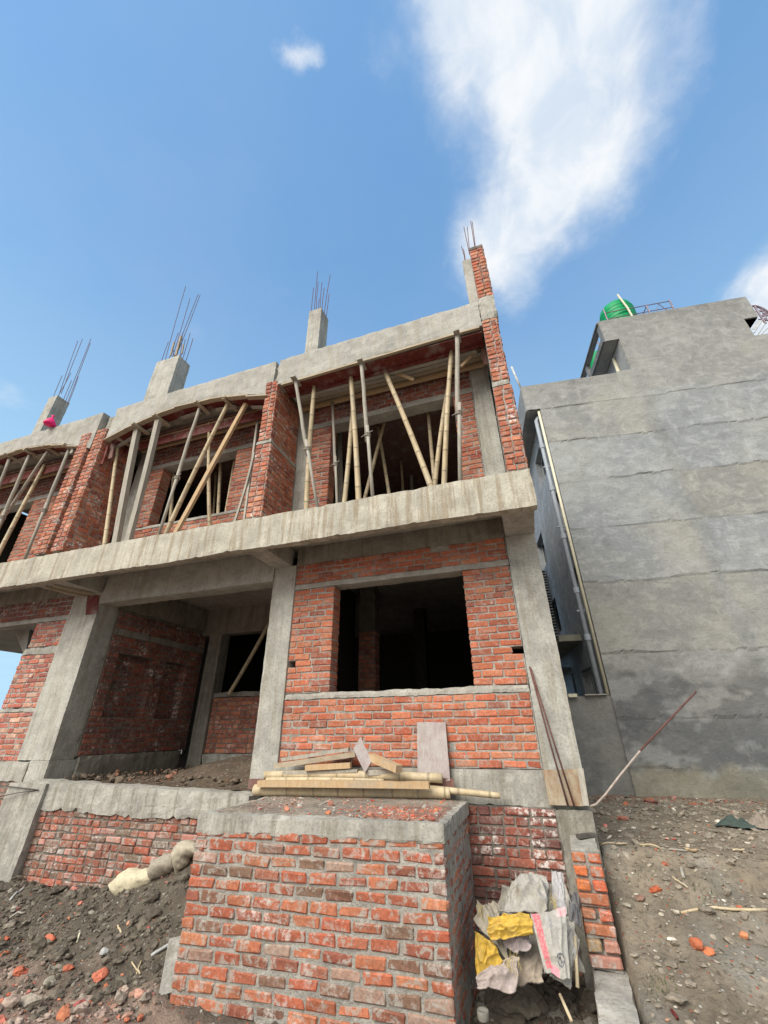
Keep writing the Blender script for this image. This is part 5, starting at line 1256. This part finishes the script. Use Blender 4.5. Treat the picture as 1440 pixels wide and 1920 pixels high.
# ---- formwork
FW3 = thing('formwork', 'timber and red ply formwork under the straight roof beam of right bay', 'formwork', (-1.6, 4.6, 5.4), 'formwork under the roof beams')
part('edge_batten', FW3, 'plank', lambda m_: obox(m_, (-3.38, 4.515, s3(-3.38)-.030), (.10, 4.515, s3(.1)-.030), .05, .035, jit=.004))
part('soffit_board', FW3, 'redply', lambda m_: rbox(m_, -3.38, .12, 4.545, 4.76, 5.415, 5.433, .3, .002))
part('side_board', FW3, 'redply', lambda m_: rbox(m_, -3.38, .12, 4.762, 4.78, 5.35, 5.58, .3, .003))
for k, (y, z, r_, mt_) in enumerate(((4.98, 5.475, .03, 'greywood'), (5.22, 5.45, .032, 'wood'))):
    part('joist', FW3, mt_, lambda m_: obox(m_, (-3.35, y, z), (.09, y+.02, z+.01), r_*2, .06, jit=.01))
part('joist', FW3, 'greywood', lambda m_: obox(m_, (-3.3, 4.84, 5.38), (.0, 4.86, 5.40), .07, .045, jit=.01))
for k in range(5): part('deck_board', FW3, 'plank', lambda m_: rbox(m_, -3.39, .12, 4.80+k*.112, 4.905+k*.112, 5.53, 5.555, .35, .004))
part('deck_board', FW3, 'darkply', lambda m_: rbox(m_, -3.29, .09, 5.6, 11.9, 5.53, 5.555, .5, .004))
part('end_board', FW3, 'darkply', lambda m_: obox(m_, aY(901, 628, 4.75), aY(911, 684, 4.95), .07, .03, (0, 1, 0)))
for (a, b) in ((zA(610, 672), zA(805, 750)), (zA(1018, 690), zA(1104, 603))): part('brace', FW3, 'wood', lambda m_: obox(m_, aY(*a, 4.86), aY(*b, 4.95), .05, .03, (0, 1, 0)))
for (px, py) in ((553, 712), (677, 680), (857, 627)): part('head_block', FW3, 'greywood', lambda m_: (lambda p: obox(m_, p+Vector((0, -.09, .0)), p+Vector((0, .16, 0)), .09, .03))(aZ(px, py, 5.405)))
def archform(loc, x0, x1, sf, lab, n, redx):
    F = thing('formwork', lab, 'formwork', loc, 'formwork under the roof beams')
    def soff(m_):
        N_ = 24; vs = []
        for i in range(N_+1):
            x = x0+(x1-x0)*i/N_; z = sf(x)
            for y, dz in ((4.52, -.024), (4.77, -.024), (4.77, -.010), (4.52, -.010)): vs.append((x, y, z+dz))
        fs = [(3, 2, 1, 0), tuple(4*N_+i for i in range(4))]
        for i in range(N_):
            for j in range(4): fs.append((4*i+j, 4*i+(j+1) % 4, 4*(i+1)+(j+1) % 4, 4*(i+1)+j))
        m_.add(vs, fs)
    part('soffit_board', F, 'redply', soff)
    for i in range(n):
        xa = x0+(x1-x0)*i/n-.03; xb = x0+(x1-x0)*(i+1)/n+.02
        part('arch_plank', F, 'plank', lambda m_: obox(m_, (xa, 4.525+random.uniform(-.02, .01), sf(xa+.05)-.045), (xb, 4.525+random.uniform(-.02, .01), sf(xb-.05)-.04), .10, .026))
        if i % 2 == 0: part('arch_plank', F, 'greywood', lambda m_: obox(m_, (xa-.05, 4.74, sf(xa)-.08), (xb-.03, 4.72, sf(xb)-.075), .06, .04))
    for i in range(redx): part('side_board', F, 'redply', lambda m_: rbox(m_, x0+(x1-x0)*i/redx+.004, x0+(x1-x0)*(i+1)/redx-.004, 4.90, 4.915, 5.17, 5.38, .3, .004))
    part('deck_board', F, 'darkply', lambda m_: rbox(m_, x0+.02, x1-.02, 4.93, 11.9, 5.50, 5.53, .5, .004))
    for y, z in ((5.0, 5.44), (5.25, 5.46)): part('joist', F, 'wood', lambda m_: obox(m_, (x0+.05, y, z), (x1-.05, y, z+.01), .06, .06, jit=.01))
    return F
F2 = archform((-5.5, 4.6, 5.4), -7.38, -3.64, s2, 'red ply and stepped planks under the arched roof beam of the middle bay', 9, 3)
F1 = archform((-10.2, 4.6, 5.4), -12.2, -8.2, s1, 'red ply and stepped planks under the arched roof beam at the left edge', 10, 3)
for F, (px, py), zz_ in ((F2, (222, 822), 5.33), (F2, (258, 800), 5.40), (F2, (297, 784), 5.48), (F2, (374, 760), 5.53), (F2, (427, 754), 5.48), (F1, (18, 856), 5.62), (F1, (55, 848), 5.60), (F1, (90, 841), 5.55), (F1, (129, 838), 5.38)):
    part('head_block', F, 'plank', lambda m_: (lambda p: obox(m_, p+Vector((-.01, -.12, .0)), p+Vector((.03, .25, -.01)), .07, .04))(aZ(px, py, zz_)))
m_ = MB(); p0 = aY(199, 835, 4.62); obox(m_, aY(197, 838, 4.60), aY(186, 872, 4.60), .20, .02, (0, 1, 0)); m_.link('side_panel', 'redply', F2)
part('side_panel', F2, 'darkply', lambda m_: obox(m_, aY(213, 830, 4.66), aY(207, 860, 4.66), .10, .03, (0, 1, 0)))
part('side_panel', F1, 'greywood', lambda m_: obox(m_, aY(141, 829, 4.55), aY(134, 850, 4.55), .07, .03, (0, 1, 0)))
